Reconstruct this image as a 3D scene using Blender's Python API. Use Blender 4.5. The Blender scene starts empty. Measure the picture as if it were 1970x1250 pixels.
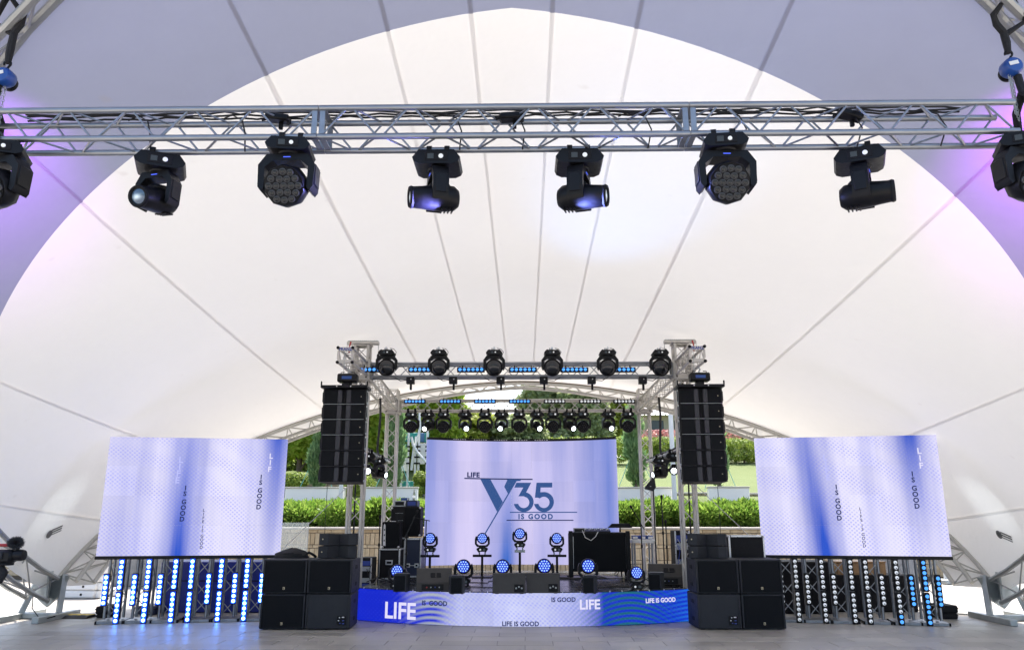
import bpy, math, random
import numpy as np
from mathutils import Vector, Matrix
R = math.radians
PI = math.pi
random.seed(7)
rng = np.random.default_rng(7)
scene = bpy.context.scene
COL = scene.collection

# ------------------------------------------------------------------ camera, sky, sun, exposure
FPX, PITCH, YAW, CAM = 1500.0, R(13.86), R(1.0), Vector((0.02, 0.0, 1.75))
cam_data = bpy.data.cameras.new('camera')
cam_data.sensor_width = 36.0
cam_data.lens = 36.0 * FPX / 1970.0
cam_data.clip_end = 2000.0
cam = bpy.data.objects.new('camera', cam_data)
COL.objects.link(cam)
cam.location = CAM
cam.rotation_euler = (PI / 2 + PITCH, 0, YAW)
scene.camera = cam

SUN_EL, SUN_AZ = R(63), R(8)            # azimuth from +Y, clockwise: the sun stands high behind the stage
world = bpy.data.worlds.new('World')
scene.world = world
world.use_nodes = True
wn = world.node_tree
sky = wn.nodes.new('ShaderNodeTexSky')
sky.sky_type = 'NISHITA'
sky.sun_disc = False
sky.sun_elevation = SUN_EL
sky.sun_rotation = SUN_AZ
sky.dust_density = 4.0
sky.air_density = 1.0
sky.ozone_density = 1.0
wn.links.new(sky.outputs[0], wn.nodes['Background'].inputs[0])
wn.nodes['Background'].inputs[1].default_value = 0.15
sun_data = bpy.data.lights.new('sun', 'SUN')
sun_data.energy = 3.8
sun_data.angle = R(0.6)
sun_data.color = (1.0, 0.95, 0.88)
sun = bpy.data.objects.new('sun', sun_data)
COL.objects.link(sun)
sd = Vector((math.sin(SUN_AZ) * math.cos(SUN_EL), math.cos(SUN_AZ) * math.cos(SUN_EL), math.sin(SUN_EL)))
sun.rotation_euler = sd.to_track_quat('Z', 'Y').to_euler()
sun.location = (0, -20, 40)

EXP = 1.47
EM = 2.0 ** -EXP                        # a picture value of 1 in emitted light
vs = scene.view_settings
vs.view_transform = 'Standard'
vs.look = 'None'
vs.exposure = EXP
vs.gamma = 1.0
vs.use_curve_mapping = False
scene.cycles.max_bounces = 8
scene.cycles.diffuse_bounces = 5
scene.cycles.glossy_bounces = 3
scene.cycles.transparent_max_bounces = 12
scene.cycles.sample_clamp_indirect = 6.0
scene.cycles.use_denoising = True

# ------------------------------------------------------------------ helpers
def P(px, py, Y=None, Z=None):
    """the place seen at a pixel of the photograph, at a known distance or height"""
    u, v = (px - 985.0) / FPX, (625.0 - py) / FPX
    f = math.cos(PITCH) - v * math.sin(PITCH)
    up = math.sin(PITCH) + v * math.cos(PITCH)
    d = Vector((u * math.cos(YAW) - f * math.sin(YAW), u * math.sin(YAW) + f * math.cos(YAW), up))
    t = (Y - CAM.y) / d.y if Y is not None else (Z - CAM.z) / d.z
    return CAM + d * t

class MB:
    def __init__(s):
        s.v, s.f = [], []
    def add(s, vs, fs, M=None):
        o = len(s.v)
        s.v += [tuple(M @ Vector(v)) if M else tuple(v) for v in vs]
        s.f += [tuple(i + o for i in f) for f in fs]
        return s
    def convex(s, vs, fs, M=None):
        c = Vector((0, 0, 0))
        for v in vs: c += Vector(v)
        c /= len(vs)
        out = []
        for f in fs:
            p = [Vector(vs[i]) for i in f]
            n = (p[1] - p[0]).cross(p[2] - p[0])
            m = sum(p, Vector((0, 0, 0))) / len(p)
            out.append(f if n.dot(m - c) >= 0 else tuple(reversed(f)))
        return s.add(vs, out, M)
    def box(s, c, d, ch=0.0, M=None):
        a, b, e = d[0] / 2, d[1] / 2, d[2] / 2
        h = min(ch, a * .9, b * .9, e * .9)
        T = Matrix.Translation(Vector(c))
        M = M @ T if M else T
        if h <= 0:
            vs = [(x * a, y * b, z * e) for x in (-1, 1) for y in (-1, 1) for z in (-1, 1)]
            fs = [(0, 1, 3, 2), (4, 5, 7, 6), (0, 1, 5, 4), (2, 3, 7, 6), (0, 2, 6, 4), (1, 3, 7, 5)]
            return s.convex(vs, fs, M)
        vs, ix = [], {}
        for x in (-1, 1):
            for y in (-1, 1):
                for z in (-1, 1):
                    ix[x, y, z] = len(vs)
                    vs += [(x * a, y * (b - h), z * (e - h)), (x * (a - h), y * b, z * (e - h)), (x * (a - h), y * (b - h), z * e)]
        fs = []
        for q in (-1, 1):
            fs.append((ix[q, -1, -1], ix[q, -1, 1], ix[q, 1, 1], ix[q, 1, -1]))
            fs.append(tuple(i + 1 for i in (ix[-1, q, -1], ix[-1, q, 1], ix[1, q, 1], ix[1, q, -1])))
            fs.append(tuple(i + 2 for i in (ix[-1, -1, q], ix[-1, 1, q], ix[1, 1, q], ix[1, -1, q])))
            for w in (-1, 1):
                fs.append((ix[q, w, -1], ix[q, w, 1], ix[q, w, 1] + 1, ix[q, w, -1] + 1))
                fs.append((ix[q, -1, w], ix[q, 1, w], ix[q, 1, w] + 2, ix[q, -1, w] + 2))
                fs.append((ix[-1, q, w] + 1, ix[1, q, w] + 1, ix[1, q, w] + 2, ix[-1, q, w] + 2))
                for z in (-1, 1):
                    i = ix[q, w, z]
                    fs.append((i, i + 1, i + 2))
        return s.convex(vs, fs, M)
    def sweep(s, pts, r, n=8, closed=False):
        pts = [Vector(p) for p in pts]
        rr = r if isinstance(r, (list, tuple)) else [r] * len(pts)
        o = len(s.v)
        ref = None
        for i, p in enumerate(pts):
            a = pts[max(i - 1, 0)]
            b = pts[min(i + 1, len(pts) - 1)]
            t = (b - a).normalized()
            if ref is None:
                ref = Vector((0, 0, 1)) if abs(t.z) < .9 else Vector((1, 0, 0))
            x = t.cross(ref).normalized()
            y = t.cross(x).normalized()
            ref = -y if y.dot(ref) < 0 else y
            y = ref
            x = y.cross(t).normalized()
            for k in range(n):
                g = 2 * PI * k / n
                s.v.append(tuple(p + x * (math.cos(g) * rr[i]) + y * (math.sin(g) * rr[i])))
        for i in range(len(pts) - 1):
            for k in range(n):
                a, b = o + i * n + k, o + i * n + (k + 1) % n
                s.f.append((a, b, b + n, a + n))
        s.f.append(tuple(o + k for k in reversed(range(n))))
        s.f.append(tuple(o + (len(pts) - 1) * n + k for k in range(n)))
        return s
    def tube(s, p, q, r, n=8):
        return s.sweep([p, q], r, n)
    def lathe(s, prof, n=20, M=None, squash=1.0):
        """prof: (radius, height) from one end to the other, round local z"""
        vs, fs = [], []
        for r, z in prof:
            for k in range(n):
                g = 2 * PI * (k + .5) / n
                vs.append((r * math.cos(g), r * math.sin(g) * squash, z))
        for i in range(len(prof) - 1):
            for k in range(n):
                a, b = i * n + k, i * n + (k + 1) % n
                fs.append((a, b, b + n, a + n))
        fs.append(tuple(reversed(range(n))))
        fs.append(tuple((len(prof) - 1) * n + k for k in range(n)))
        return s.add(vs, fs, M)
    def prism(s, poly, a, b, M=None):
        """poly in local x, y; pushed from z = a to z = b"""
        n = len(poly)
        area = sum(poly[i][0] * poly[(i + 1) % n][1] - poly[(i + 1) % n][0] * poly[i][1] for i in range(n))
        if area < 0: poly = poly[::-1]
        vs = [(x, y, a) for x, y in poly] + [(x, y, b) for x, y in poly]
        fs = [tuple(reversed(range(n))), tuple(range(n, 2 * n))]
        fs += [(i, (i + 1) % n, (i + 1) % n + n, i + n) for i in range(n)]
        return s.add(vs, fs, M)
    def mesh(s, name, mat, smooth=True):
        me = bpy.data.meshes.new(name)
        me.from_pydata(s.v, [], s.f)
        me.materials.append(mat)
        if smooth:
            me.polygons.foreach_set('use_smooth', [True] * len(me.polygons))
            me.set_sharp_from_angle(angle=R(38))
        me.update()
        return me

XZ = Matrix(((1, 0, 0, 0), (0, 0, -1, 0), (0, 1, 0, 0), (0, 0, 0, 1)))       # poly (x, y) -> (x, z), depth -> -y
YZ = Matrix(((0, 0, 1, 0), (1, 0, 0, 0), (0, 1, 0, 0), (0, 0, 0, 1)))        # poly (x, y) -> (y, z), depth -> x
FRONT = Matrix(((1, 0, 0, 0), (0, 0, -1, 0), (0, 1, 0, 0), (0, 0, 0, 1)))    # local z -> -y (towards the camera)

CACHE = {}
def cached(key, fn):
    if key not in CACHE: CACHE[key] = fn()
    return CACHE[key]

def obj(name, me, parent=None, M=None, **props):
    o = bpy.data.objects.new(name, me)
    COL.objects.link(o)
    if parent is not None: o.parent = parent
    if M is not None: o.matrix_local = M
    for k, v in props.items(): o[k] = v
    return o

def part(name, mb, mat, parent, smooth=True, **props):
    return obj(name, mb.mesh(name, mat, smooth), parent, **props)

def thing(name, label, cat, loc=(0, 0, 0), rz=0.0, group=None, M=None):
    o = bpy.data.objects.new(name, None)
    COL.objects.link(o)
    o.empty_display_size = .1
    if M is not None: o.matrix_local = M
    else:
        o.location = loc
        o.rotation_euler = (0, 0, rz)
    o['label'] = label
    o['category'] = cat
    if group: o['group'] = group
    return o

def tagged(name, mb, mat, label, cat, group=None, smooth=True):
    o = obj(name, mb.mesh(name, mat, smooth), label=label, category=cat)
    if group: o['group'] = group
    return o

def T(x, y, z): return Matrix.Translation(Vector((x, y, z)))
def RX(a): return Matrix.Rotation(a, 4, 'X')
def RY(a): return Matrix.Rotation(a, 4, 'Y')
def RZ(a): return Matrix.Rotation(a, 4, 'Z')
def S3(x, y, z): return Matrix.Diagonal(Vector((x, y, z, 1)))
ORD = ['first', 'second', 'third', 'fourth', 'fifth', 'sixth', 'seventh', 'eighth', 'ninth', 'tenth', 'eleventh', 'twelfth', 'thirteenth']

# ------------------------------------------------------------------ materials
class NT:
    def __init__(s, name):
        s.m = bpy.data.materials.new(name)
        s.m.use_nodes = True
        s.t = s.m.node_tree
        s.b = s.t.nodes['Principled BSDF']
        s.out = s.t.nodes['Material Output']
    def n(s, kind, **kw):
        x = s.t.nodes.new(kind)
        for k, v in kw.items(): setattr(x, k, v)
        return x
    def link(s, a, b): s.t.links.new(a, b)
    def math(s, op, a, b=None, clamp=False):
        x = s.n('ShaderNodeMath', operation=op, use_clamp=clamp)
        for i, q in enumerate((a, b)):
            if q is None: continue
            if isinstance(q, (int, float)): x.inputs[i].default_value = q
            else: s.link(q, x.inputs[i])
        return x.outputs[0]
    def mix(s, f, a, b, kind='MIX'):
        x = s.n('ShaderNodeMix', data_type='RGBA', blend_type=kind)
        for sock, q in ((x.inputs['Factor'], f), (x.inputs['A'], a), (x.inputs['B'], b)):
            if isinstance(q, (int, float)): sock.default_value = q
            elif isinstance(q, tuple): sock.default_value = q + (1,) if len(q) == 3 else q
            else: s.link(q, sock)
        return x.outputs['Result']
    def noise(s, scale, detail=4, coord=None, rough=.55, kind='Object'):
        x = s.n('ShaderNodeTexNoise')
        x.inputs['Scale'].default_value = scale
        x.inputs['Detail'].default_value = detail
        x.inputs['Roughness'].default_value = rough
        if coord is None: coord = s.n('ShaderNodeTexCoord').outputs[kind]
        s.link(coord, x.inputs['Vector'])
        return x.outputs['Fac']
    def bump(s, h, strength=.2, dist=.01):
        x = s.n('ShaderNodeBump')
        x.inputs['Strength'].default_value = strength
        x.inputs['Distance'].default_value = dist
        s.link(h, x.inputs['Height'])
        s.link(x.outputs[0], s.b.inputs['Normal'])

def M_plain(name, col, rough=.5, metal=0.0, var=.25, scale=6.0, bump=.0, spec=.5, coat=0.0):
    t = NT(name)
    f = t.noise(scale, 5)
    f = t.math('MULTIPLY_ADD', f, var * 2)
    f.node.inputs[2].default_value = 1.0 - var
    dark = t.mix(1.0, tuple(col), f, 'MULTIPLY')
    t.link(dark, t.b.inputs['Base Color'])
    t.b.inputs['Metallic'].default_value = metal
    rn = t.math('MULTIPLY_ADD', t.noise(scale * 3.1, 3), .3)
    rn.node.inputs[2].default_value = max(rough - .15, .02)
    t.link(rn, t.b.inputs['Roughness'])
    t.b.inputs['Specular IOR Level'].default_value = spec
    t.b.inputs['Coat Weight'].default_value = coat
    if bump: t.bump(t.noise(scale * 14, 4), bump, .004)
    return t.m

def M_emit(name, col, k, dark=(.02, .02, .02)):
    t = NT(name)
    t.b.inputs['Base Color'].default_value = tuple(dark) + (1,)
    t.b.inputs['Emission Color'].default_value = tuple(col) + (1,)
    t.b.inputs['Emission Strength'].default_value = k * EM
    t.b.inputs['Roughness'].default_value = .4
    t.b.inputs['Specular IOR Level'].default_value = .15
    return t.m

def M_leaf(name, a, b, trans=.35, rough=.55):
    t = NT(name)
    g = t.n('ShaderNodeNewGeometry')
    big = t.noise(1.1, 3)
    c = t.mix(g.outputs['Random Per Island'], tuple(a), tuple(b))
    k = t.math('MULTIPLY_ADD', big, .7)
    k.node.inputs[2].default_value = .65
    c = t.mix(1.0, c, k, 'MULTIPLY')
    t.link(c, t.b.inputs['Base Color'])
    t.b.inputs['Roughness'].default_value = rough
    t.b.inputs['Specular IOR Level'].default_value = .3
    tr = t.n('ShaderNodeBsdfTranslucent')
    t.link(c, tr.inputs[0])
    ms = t.n('ShaderNodeMixShader')
    ms.inputs[0].default_value = trans
    t.link(t.b.outputs[0], ms.inputs[1])
    t.link(tr.outputs[0], ms.inputs[2])
    t.link(ms.outputs[0], t.out.inputs[0])
    return t.m

def M_fabric(name, col, trans, var=.05, weave=True):
    t = NT(name)
    # slow unevenness of the coating, a little rain streaking, small specks
    f = t.math('ADD', t.math('MULTIPLY', t.noise(.35, 6), .7), t.math('MULTIPLY', t.noise(4.0, 6), .3))
    f = t.math('MULTIPLY_ADD', f, var * 2)
    f.node.inputs[2].default_value = 1.0 - var
    c = t.mix(1.0, tuple(col), f, 'MULTIPLY')
    sk = t.noise(2.6, 2)
    sk = t.math('MULTIPLY', t.math('SUBTRACT', sk, .74, True), 2.2, True)
    c = t.mix(sk, c, (.42, .36, .28))
    d = t.n('ShaderNodeBsdfDiffuse')
    tr = t.n('ShaderNodeBsdfTranslucent')
    bp = t.n('ShaderNodeBump'); bp.inputs['Strength'].default_value = .5; bp.inputs['Distance'].default_value = .09
    t.link(t.noise(.9, 4), bp.inputs['Height'])
    t.link(bp.outputs[0], d.inputs['Normal'])
    t.link(c, d.inputs[0]); t.link(c, tr.inputs[0])
    ms = t.n('ShaderNodeMixShader')
    ms.inputs[0].default_value = trans
    t.link(d.outputs[0], ms.inputs[1]); t.link(tr.outputs[0], ms.inputs[2])
    t.link(ms.outputs[0], t.out.inputs[0])
    return t.m

MAT = {}
MAT['alu'] = M_plain('brushed_aluminium', (.31, .325, .35), .38, .9, .34, 9)
MAT['alu_old'] = M_plain('weathered_aluminium', (.52, .50, .47), .5, .75, .28, 5)
MAT['galv'] = M_plain('galvanised_steel', (.40, .43, .43), .5, .7, .25, 7)
MAT['arch'] = M_plain('painted_arch_steel', (.50, .49, .45), .5, .35, .2, 4)
MAT['black'] = M_plain('black_plastic', (.005, .005, .0065), .42, 0, .3, 9, 0, .25)
MAT['black_matt'] = M_plain('matt_black', (.008, .008, .010), .7, 0, .3, 9, 0, .25)
MAT['rubber'] = M_plain('black_cable_rubber', (.010, .010, .011), .6, 0, .2, 9)
MAT['cab'] = M_plain('textured_speaker_paint', (.022, .024, .029), .60, 0, .2, 5, .3, .3)
MAT['cab_brown'] = M_plain('brown_black_speaker_paint', (.040, .036, .032), .62, 0, .2, 5, .3)
MAT['grille'] = M_plain('speaker_grille_mesh', (.004, .005, .007), .6, 0, .25, 30, .35, .15)
MAT['strip'] = M_plain('speaker_fin_grey', (.024, .024, .030), .5, 0, .15, 6)
MAT['gold'] = M_plain('pale_gold_badge', (.55, .48, .33), .35, .6, .1, 9)
MAT['white'] = M_plain('white_paint', (.75, .75, .74), .5, 0, .08, 5)
MAT['silver'] = M_plain('bright_trim', (.62, .63, .65), .32, .9, .15, 9)
MAT['navy'] = M_plain('navy_laminate', (.012, .020, .060), .45, 0, .15, 5)
MAT['blueplastic'] = M_plain('blue_enamel', (.006, .055, .26), .4, 0, .2, 9, 0, .5, .3)
MAT['red'] = M_plain('red_chain_paint', (.40, .03, .03), .5, 0, .2, 9)
MAT['strap'] = M_plain('black_webbing', (.010, .010, .012), .85, 0, .2, 20, .4)
MAT['lens_dark'] = M_plain('dark_lens_glass', (.008, .009, .012), .16, 0, .1, 5, 0, .5, .25)
MAT['lens_ring'] = M_plain('lens_ring_chrome', (.45, .46, .48), .25, .9, .1, 9)
MAT['white_glow'] = M_emit('white_lens_added_glow', (.80, .86, .92), .42, (.72, .74, .76))  # faint emission added so the unlit, reflecting lenses look bright
MAT['label_white'] = M_plain('white_print', (.70, .70, .70), .6, 0, .05, 9)
MAT['print_grey'] = M_plain('grey_print', (.16, .16, .16), .7, 0, .1, 9)
MAT['print_blue'] = M_plain('blue_print', (.03, .06, .30), .6, 0, .1, 9)
MAT['yellow'] = M_plain('yellow_plastic', (.60, .42, .03), .6, 0, .2, 9)
MAT['wood'] = M_plain('varnished_wood', (.34, .20, .09), .5, 0, .3, 3)
MAT['lit_blue'] = M_emit('lit_blue_led', (.09, .28, 1.0), 20.0)
MAT['lit_soft'] = M_emit('dim_blue_led', (.36, .60, 1.0), 1.5)
MAT['lit_bar'] = M_emit('pale_blue_led', (.07, .32, 1.0), 1.7)
MAT['lit_face'] = M_emit('blue_lit_face', (.004, .03, .80), .8)
MAT['lit_white'] = M_emit('lit_white_lens', (.82, .93, 1.0), 7.0)
MAT['lit_logo'] = M_emit('lit_blue_logo', (.08, .14, 1.0), 1.4)
MAT['dial'] = M_emit('lit_dial', (.9, .95, 1.0), .45, (.6, .6, .6))
MAT['screen_small'] = M_emit('small_display', (.3, .4, .5), .12)

def lettering(txt, size, mat, name='lettering', parent=None, M=None, bold=0.0, space=1.0, align='LEFT'):
    cu = bpy.data.curves.new(name, 'FONT')
    cu.body = txt
    cu.size = size
    cu.offset = bold * size
    cu.space_character = space
    cu.align_x = align
    cu.resolution_u = 3
    tmp = bpy.data.objects.new(name, cu)
    me = bpy.data.meshes.new_from_object(tmp)
    bpy.data.objects.remove(tmp)
    me.name = name
    me.materials.clear()
    me.materials.append(mat)
    if parent is None: return me
    return obj(name, me, parent, M)

# ------------------------------------------------------------------ trusses: chords and braces, each a part
def unit_bar(r, mat, n=6):
    return cached(('bar', round(r, 4), mat.name, n), lambda: MB().tube((0, 0, 0), (0, 0, 1), r, n).mesh('brace', mat))

def bar(name, p, q, r, mat, parent, n=6):
    p, q = Vector(p), Vector(q)
    d = q - p
    M = Matrix.Translation(p) @ d.to_track_quat('Z', 'Y').to_matrix().to_4x4() @ S3(1, 1, d.length)
    return obj(name, unit_bar(r, mat, n), parent, M)

def truss(root, p, q, w=.24, r=.025, rb=.009, step=.25, mat=None, side=None, h=None, plates=True, zig=0, braces=True):
    """square truss from p to q (local to root): chords on a w x h section centred on the axis"""
    mat = mat or MAT['alu']
    p, q = Vector(p), Vector(q)
    d = q - p
    L = d.length
    d.normalize()
    a = Vector(side) if side else (Vector((1, 0, 0)) if abs(d.z) > .7 else Vector((0, 0, 1)))
    b = d.cross(a).normalized()
    a = b.cross(d).normalized()
    h = h or w
    cs = [(-1, -1), (1, -1), (1, 1), (-1, 1)]
    off = [a * (x * w / 2) + b * (y * h / 2) for x, y in cs]
    for o in off:
        bar('chord', p + o, q + o, r, mat, root, 10)
    if braces:
        n = max(2, int(round(L / step)))
        for k in range(4):
            A, B = off[k], off[(k + 1) % 4]
            for i in range(n):
                e = .04 / L
                s0, s1 = (i + .08) / n, (i + .92) / n
                if (i + k + zig) % 2: A1, B1 = A, B
                else: A1, B1 = B, A
                bar('brace', p + d * (L * s0) + A1, p + d * (L * s1) + B1, rb, mat, root, 6)
    if plates:
        for s in (0.012, L - .012):
            for k in range(4):
                A, B = off[k], off[(k + 1) % 4]
                c = p + d * s + (A + B) / 2
                t = (B - A).normalized()
                nrm = d.cross(t)
                Mx = Matrix((t, nrm, d)).transposed().to_4x4()
                Mx.translation = c
                mb = cached(('endplate', round((B - A).length, 3), mat.name),
                            lambda: MB().box((0, 0, 0), ((B - A).length - .04, .03, .022), .003).mesh('end_plate', mat))
                obj('end_plate', mb, root, Mx)

# ------------------------------------------------------------------ ground and paving
SLW, SLH, GAP = .80, .42, .007
def M_paving():
    t = NT('grey_stone_paving')
    co = t.n('ShaderNodeTexCoord').outputs['Object']
    br = t.n('ShaderNodeTexBrick')
    br.offset, br.offset_frequency, br.squash = .5, 2, 1.0
    br.inputs['Scale'].default_value = 1.0
    br.inputs['Brick Width'].default_value = SLW
    br.inputs['Row Height'].default_value = SLH
    br.inputs['Mortar Size'].default_value = GAP * .5
    br.inputs['Color1'].default_value = (.36, .338, .305, 1)
    br.inputs['Color2'].default_value = (.295, .278, .25, 1)
    br.inputs['Mortar'].default_value = (.09, .087, .083, 1)
    t.link(co, br.inputs['Vector'])
    st = t.math('MULTIPLY_ADD', t.noise(1.3, 6, co), .5); st.node.inputs[2].default_value = .75
    c = t.mix(1.0, br.outputs['Color'], st, 'MULTIPLY')
    t.link(c, t.b.inputs['Base Color'])
    t.b.inputs['Roughness'].default_value = .5
    return t.m
def M_slab():
    t = NT('grey_stone_slab')
    oi = t.n('ShaderNodeObjectInfo')
    co = t.n('ShaderNodeNewGeometry').outputs['Position']
    base = t.mix(oi.outputs['Random'], (.29, .272, .242), (.37, .348, .312))
    st = t.math('MULTIPLY_ADD', t.noise(1.1, 7, co, .68), .95); st.node.inputs[2].default_value = .52
    sp = t.math('MULTIPLY_ADD', t.noise(60, 3, co), .4); sp.node.inputs[2].default_value = .8
    c = t.mix(1.0, t.mix(1.0, base, st, 'MULTIPLY'), sp, 'MULTIPLY')
    t.link(c, t.b.inputs['Base Color'])
    rr = t.math('MULTIPLY_ADD', t.noise(2.2, 5, co), .35); rr.node.inputs[2].default_value = .24
    t.link(rr, t.b.inputs['Roughness'])
    t.bump(t.noise(90, 4, co), .18, .003)
    return t.m
MAT['paving'] = M_paving()
MAT['slab'] = M_slab()
g = MB().add([(-400, -60, 0), (400, -60, 0), (400, 600, 0), (-400, 600, 0)], [(0, 1, 2, 3)])
ground = obj('ground', g.mesh('ground', MAT['paving'], False), M=T(0, 0, -.006), kind='structure')
slab_me = MB().box((0, 0, -.02), (SLW - GAP, SLH - GAP, .04), .004).mesh('paving_slab', MAT['slab'], False)
for r in range(int(11.0 / SLH), int(15.2 / SLH)):
    off = -SLW * .5 if r % 2 == 0 else 0.0
    for k in range(-12, 13):
        x, y = k * SLW + off + SLW / 2, (r + .5) * SLH
        if abs(x) > .68 * y + .3: continue
        obj('paving_slab', slab_me, ground, T(x, y, .006 + random.uniform(-.0015, .0015)) @ RX(random.uniform(-.002, .002)))

# ------------------------------------------------------------------ the canopy: a membrane between two leaning arches that share their feet
AX, FY, FZ = 8.62, 14.9, .45
def cpow(s, e): return math.copysign(abs(math.cos(s)) ** e, math.cos(s))
def back_arch(s):
    z = 4.78 * math.sin(s)
    return Vector((AX * cpow(s, 1.15), FY + 1.115 * z, FZ + z))
def front_arch(s):
    z = 6.35 * math.sin(s)
    return Vector((AX * cpow(s, 1.05), FY - 10.54 * math.sin(s) ** .80, FZ + z))
def skin(s, v):
    p = back_arch(s).lerp(front_arch(s), v)
    k = .14 * 4 * v * (1 - v) * math.sin(s) ** .6
    return p - Vector((math.cos(s) * k * .15, 0, math.sin(s) * k))
def edge_v(s):
    c = abs(math.cos(s))
    return .861 - .05 * c

MAT['membrane'] = M_fabric('white_membrane', (.865, .853, .825), .112, .04)
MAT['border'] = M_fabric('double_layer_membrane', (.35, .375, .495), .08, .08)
MAT['seam'] = M_fabric('welded_seam', (.85, .82, .80), .55, .05)
MAT['border_seam'] = M_fabric('border_weld', (.385, .40, .50), .07, .05)
MAT['edge'] = M_fabric('beige_edge_webbing', (.34, .27, .19), .08, .5)

canopy = thing('canopy', 'huge white tensile canopy stretched over the whole stage on steel arches', 'canopy', (-.10, FY, 0))
IC = T(0, -FY, 0)
def sheet(name, mat, v0, v1, ns=110, nv=36, drop=0.0, sa=.012, sb=PI - .012):
    vs, fs = [], []
    ss = [sa + (sb - sa) * i / ns for i in range(ns + 1)]
    for s in ss:
        a, b = v0(s), v1(s)
        for j in range(nv + 1):
            p = skin(s, a + (b - a) * j / nv)
            vs.append(p - Vector((math.cos(s), 0, math.sin(s))) * drop)
    for i in range(ns):
        for j in range(nv):
            q = i * (nv + 1) + j
            fs.append((q, q + 1, q + nv + 2, q + nv + 1))
    return part(name, MB().add(vs, fs, IC), mat, canopy)
sheet('membrane', MAT['membrane'], lambda s: -.004, edge_v)
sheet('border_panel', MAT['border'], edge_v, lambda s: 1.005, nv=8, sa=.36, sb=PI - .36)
sheet('corner_panel', MAT['membrane'], edge_v, lambda s: 1.005, ns=14, nv=8, sb=.36)
sheet('corner_panel', MAT['membrane'], edge_v, lambda s: 1.005, ns=14, nv=8, sa=PI - .36)
for c in (.055, .160, .317, .598, .848, .966):
    for sg in (-1, 1):
        s0 = math.acos(c * sg)
        mb = MB()
        vs, fs = [], []
        wid = .022 if c < .2 else .030
        for j in range(61):
            v = j / 60 * edge_v(s0)
            p, p2 = skin(s0, v), skin(s0 + .002, v)
            t = (p2 - p).normalized()
            inn = Vector((math.cos(s0), 0, math.sin(s0))) * .012
            vs += [p + inn - t * wid, p + inn + t * wid]
        for j in range(60):
            fs.append((2 * j, 2 * j + 1, 2 * j + 3, 2 * j + 2))
        part('seam', MB().add(vs, fs, IC), MAT['seam'], canopy)
        if c > .8: continue
        vs, fs = [], []
        for j in range(21):
            v = edge_v(s0) + (1 - edge_v(s0)) * j / 20
            p, p2 = skin(s0, v), skin(s0 + .002, v)
            t = (p2 - p).normalized() * .020
            inn = Vector((math.cos(s0), 0, math.sin(s0))) * -.006
            vs += [p + inn - t, p + inn + t]
        for j in range(20): fs.append((2 * j, 2 * j + 1, 2 * j + 3, 2 * j + 2))
        part('border_seam', MB().add(vs, fs, IC), MAT['border_seam'], canopy)
MAT['arch_grey'] = M_plain('grey_arch_tube', (.36, .365, .36), .45, .6, .25, 4)
def arch_truss(path, w, h, r, rb, n, inward, name):
    pts = [path(.012 + (PI - .024) * i / 240) for i in range(241)]
    acc = [0]
    for i in range(240): acc.append(acc[-1] + (pts[i + 1] - pts[i]).length)
    def at(d):
        i = min(range(240), key=lambda k: abs(acc[k] - d))
        i = max(0, min(239, i))
        f = (d - acc[i]) / (acc[i + 1] - acc[i])
        return pts[i].lerp(pts[i + 1], f), (pts[i + 1] - pts[i]).normalized()
    cen = Vector((0, path(PI / 2).y * .5 + FY * .5, 1.0))
    rings = []
    for k in range(n + 1):
        p, t = at(acc[-1] * k / n)
        inn = (cen - p)
        inn = (inn - t * inn.dot(t)).normalized()
        b = t.cross(inn).normalized()
        c = p + inn * inward
        rings.append([c + inn * (x * h / 2) + b * (y * w / 2) for x, y in ((-1, -1), (-1, 1), (1, 1), (1, -1))])
    for q in range(4):
        mb = MB().sweep([IC @ rg[q] for rg in rings], r, 8)
        part('arch_chord', mb, MAT['arch_grey'], canopy)
    for k in range(n):
        for q in range(4):
            a, b = (q, (q + 1) % 4) if (k + q) % 2 else ((q + 1) % 4, q)
            bar('arch_brace', IC @ rings[k][a], IC @ rings[k + 1][b], rb, MAT['arch_grey'], canopy, 6)
    return rings
def back_low(s):
    c = math.cos(s)
    return back_arch(s) + Vector((-.45 * c, .55, -.30 * abs(c) * (1 - c * c)))
def back_rim():
    n, R3 = 84, []
    pts = [.012 + (PI - .024) * i / 400 for i in range(401)]
    acc = [0]
    for i in range(400): acc.append(acc[-1] + (back_arch(pts[i + 1]) - back_arch(pts[i])).length)
    ss = []
    for k in range(n + 1):
        d = acc[-1] * k / n
        i = min(range(401), key=lambda q: abs(acc[q] - d))
        ss.append(pts[i])
    for s in ss:
        B, L = back_arch(s), back_low(s)
        t = (back_arch(min(s + .01, PI)) - back_arch(max(s - .01, 0))).normalized()
        e2 = t.cross(L - B).normalized()
        if e2.dot(Vector((-math.cos(s), -.2, -math.sin(s)))) < 0: e2 = -e2
        R3.append((B + e2 * .07, L + e2 * .07, B.lerp(L, .5) + e2 * .15))
    for q in range(3):
        part('arch_chord', MB().sweep([IC @ r[q] for r in R3], .040, 8), MAT['arch'], canopy)
    for k in range(n):
        for a, b in ((0, 2), (2, 1), (0, 1)):
            a, b = (a, b) if k % 2 else (b, a)
            bar('arch_brace', IC @ R3[k][a], IC @ R3[k + 1][b], .013, MAT['arch'], canopy, 6)
    vs, fs = [], []
    for i in range(111):
        s = .012 + (PI - .024) * i / 110
        for j in range(4): vs.append(back_arch(s).lerp(back_low(s), j / 3 * 1.06))
    for i in range(110):
        for j in range(3):
            q = i * 4 + j
            fs.append((q, q + 1, q + 5, q + 4))
    part('rear_edge_panel', MB().add(vs, fs, IC), MAT['membrane'], canopy)
back_rim()
front_rings = arch_truss(front_arch, .40, .40, .040, .014, 56, .04, 'front')
mb = MB()
vs, fs = [], []
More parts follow.
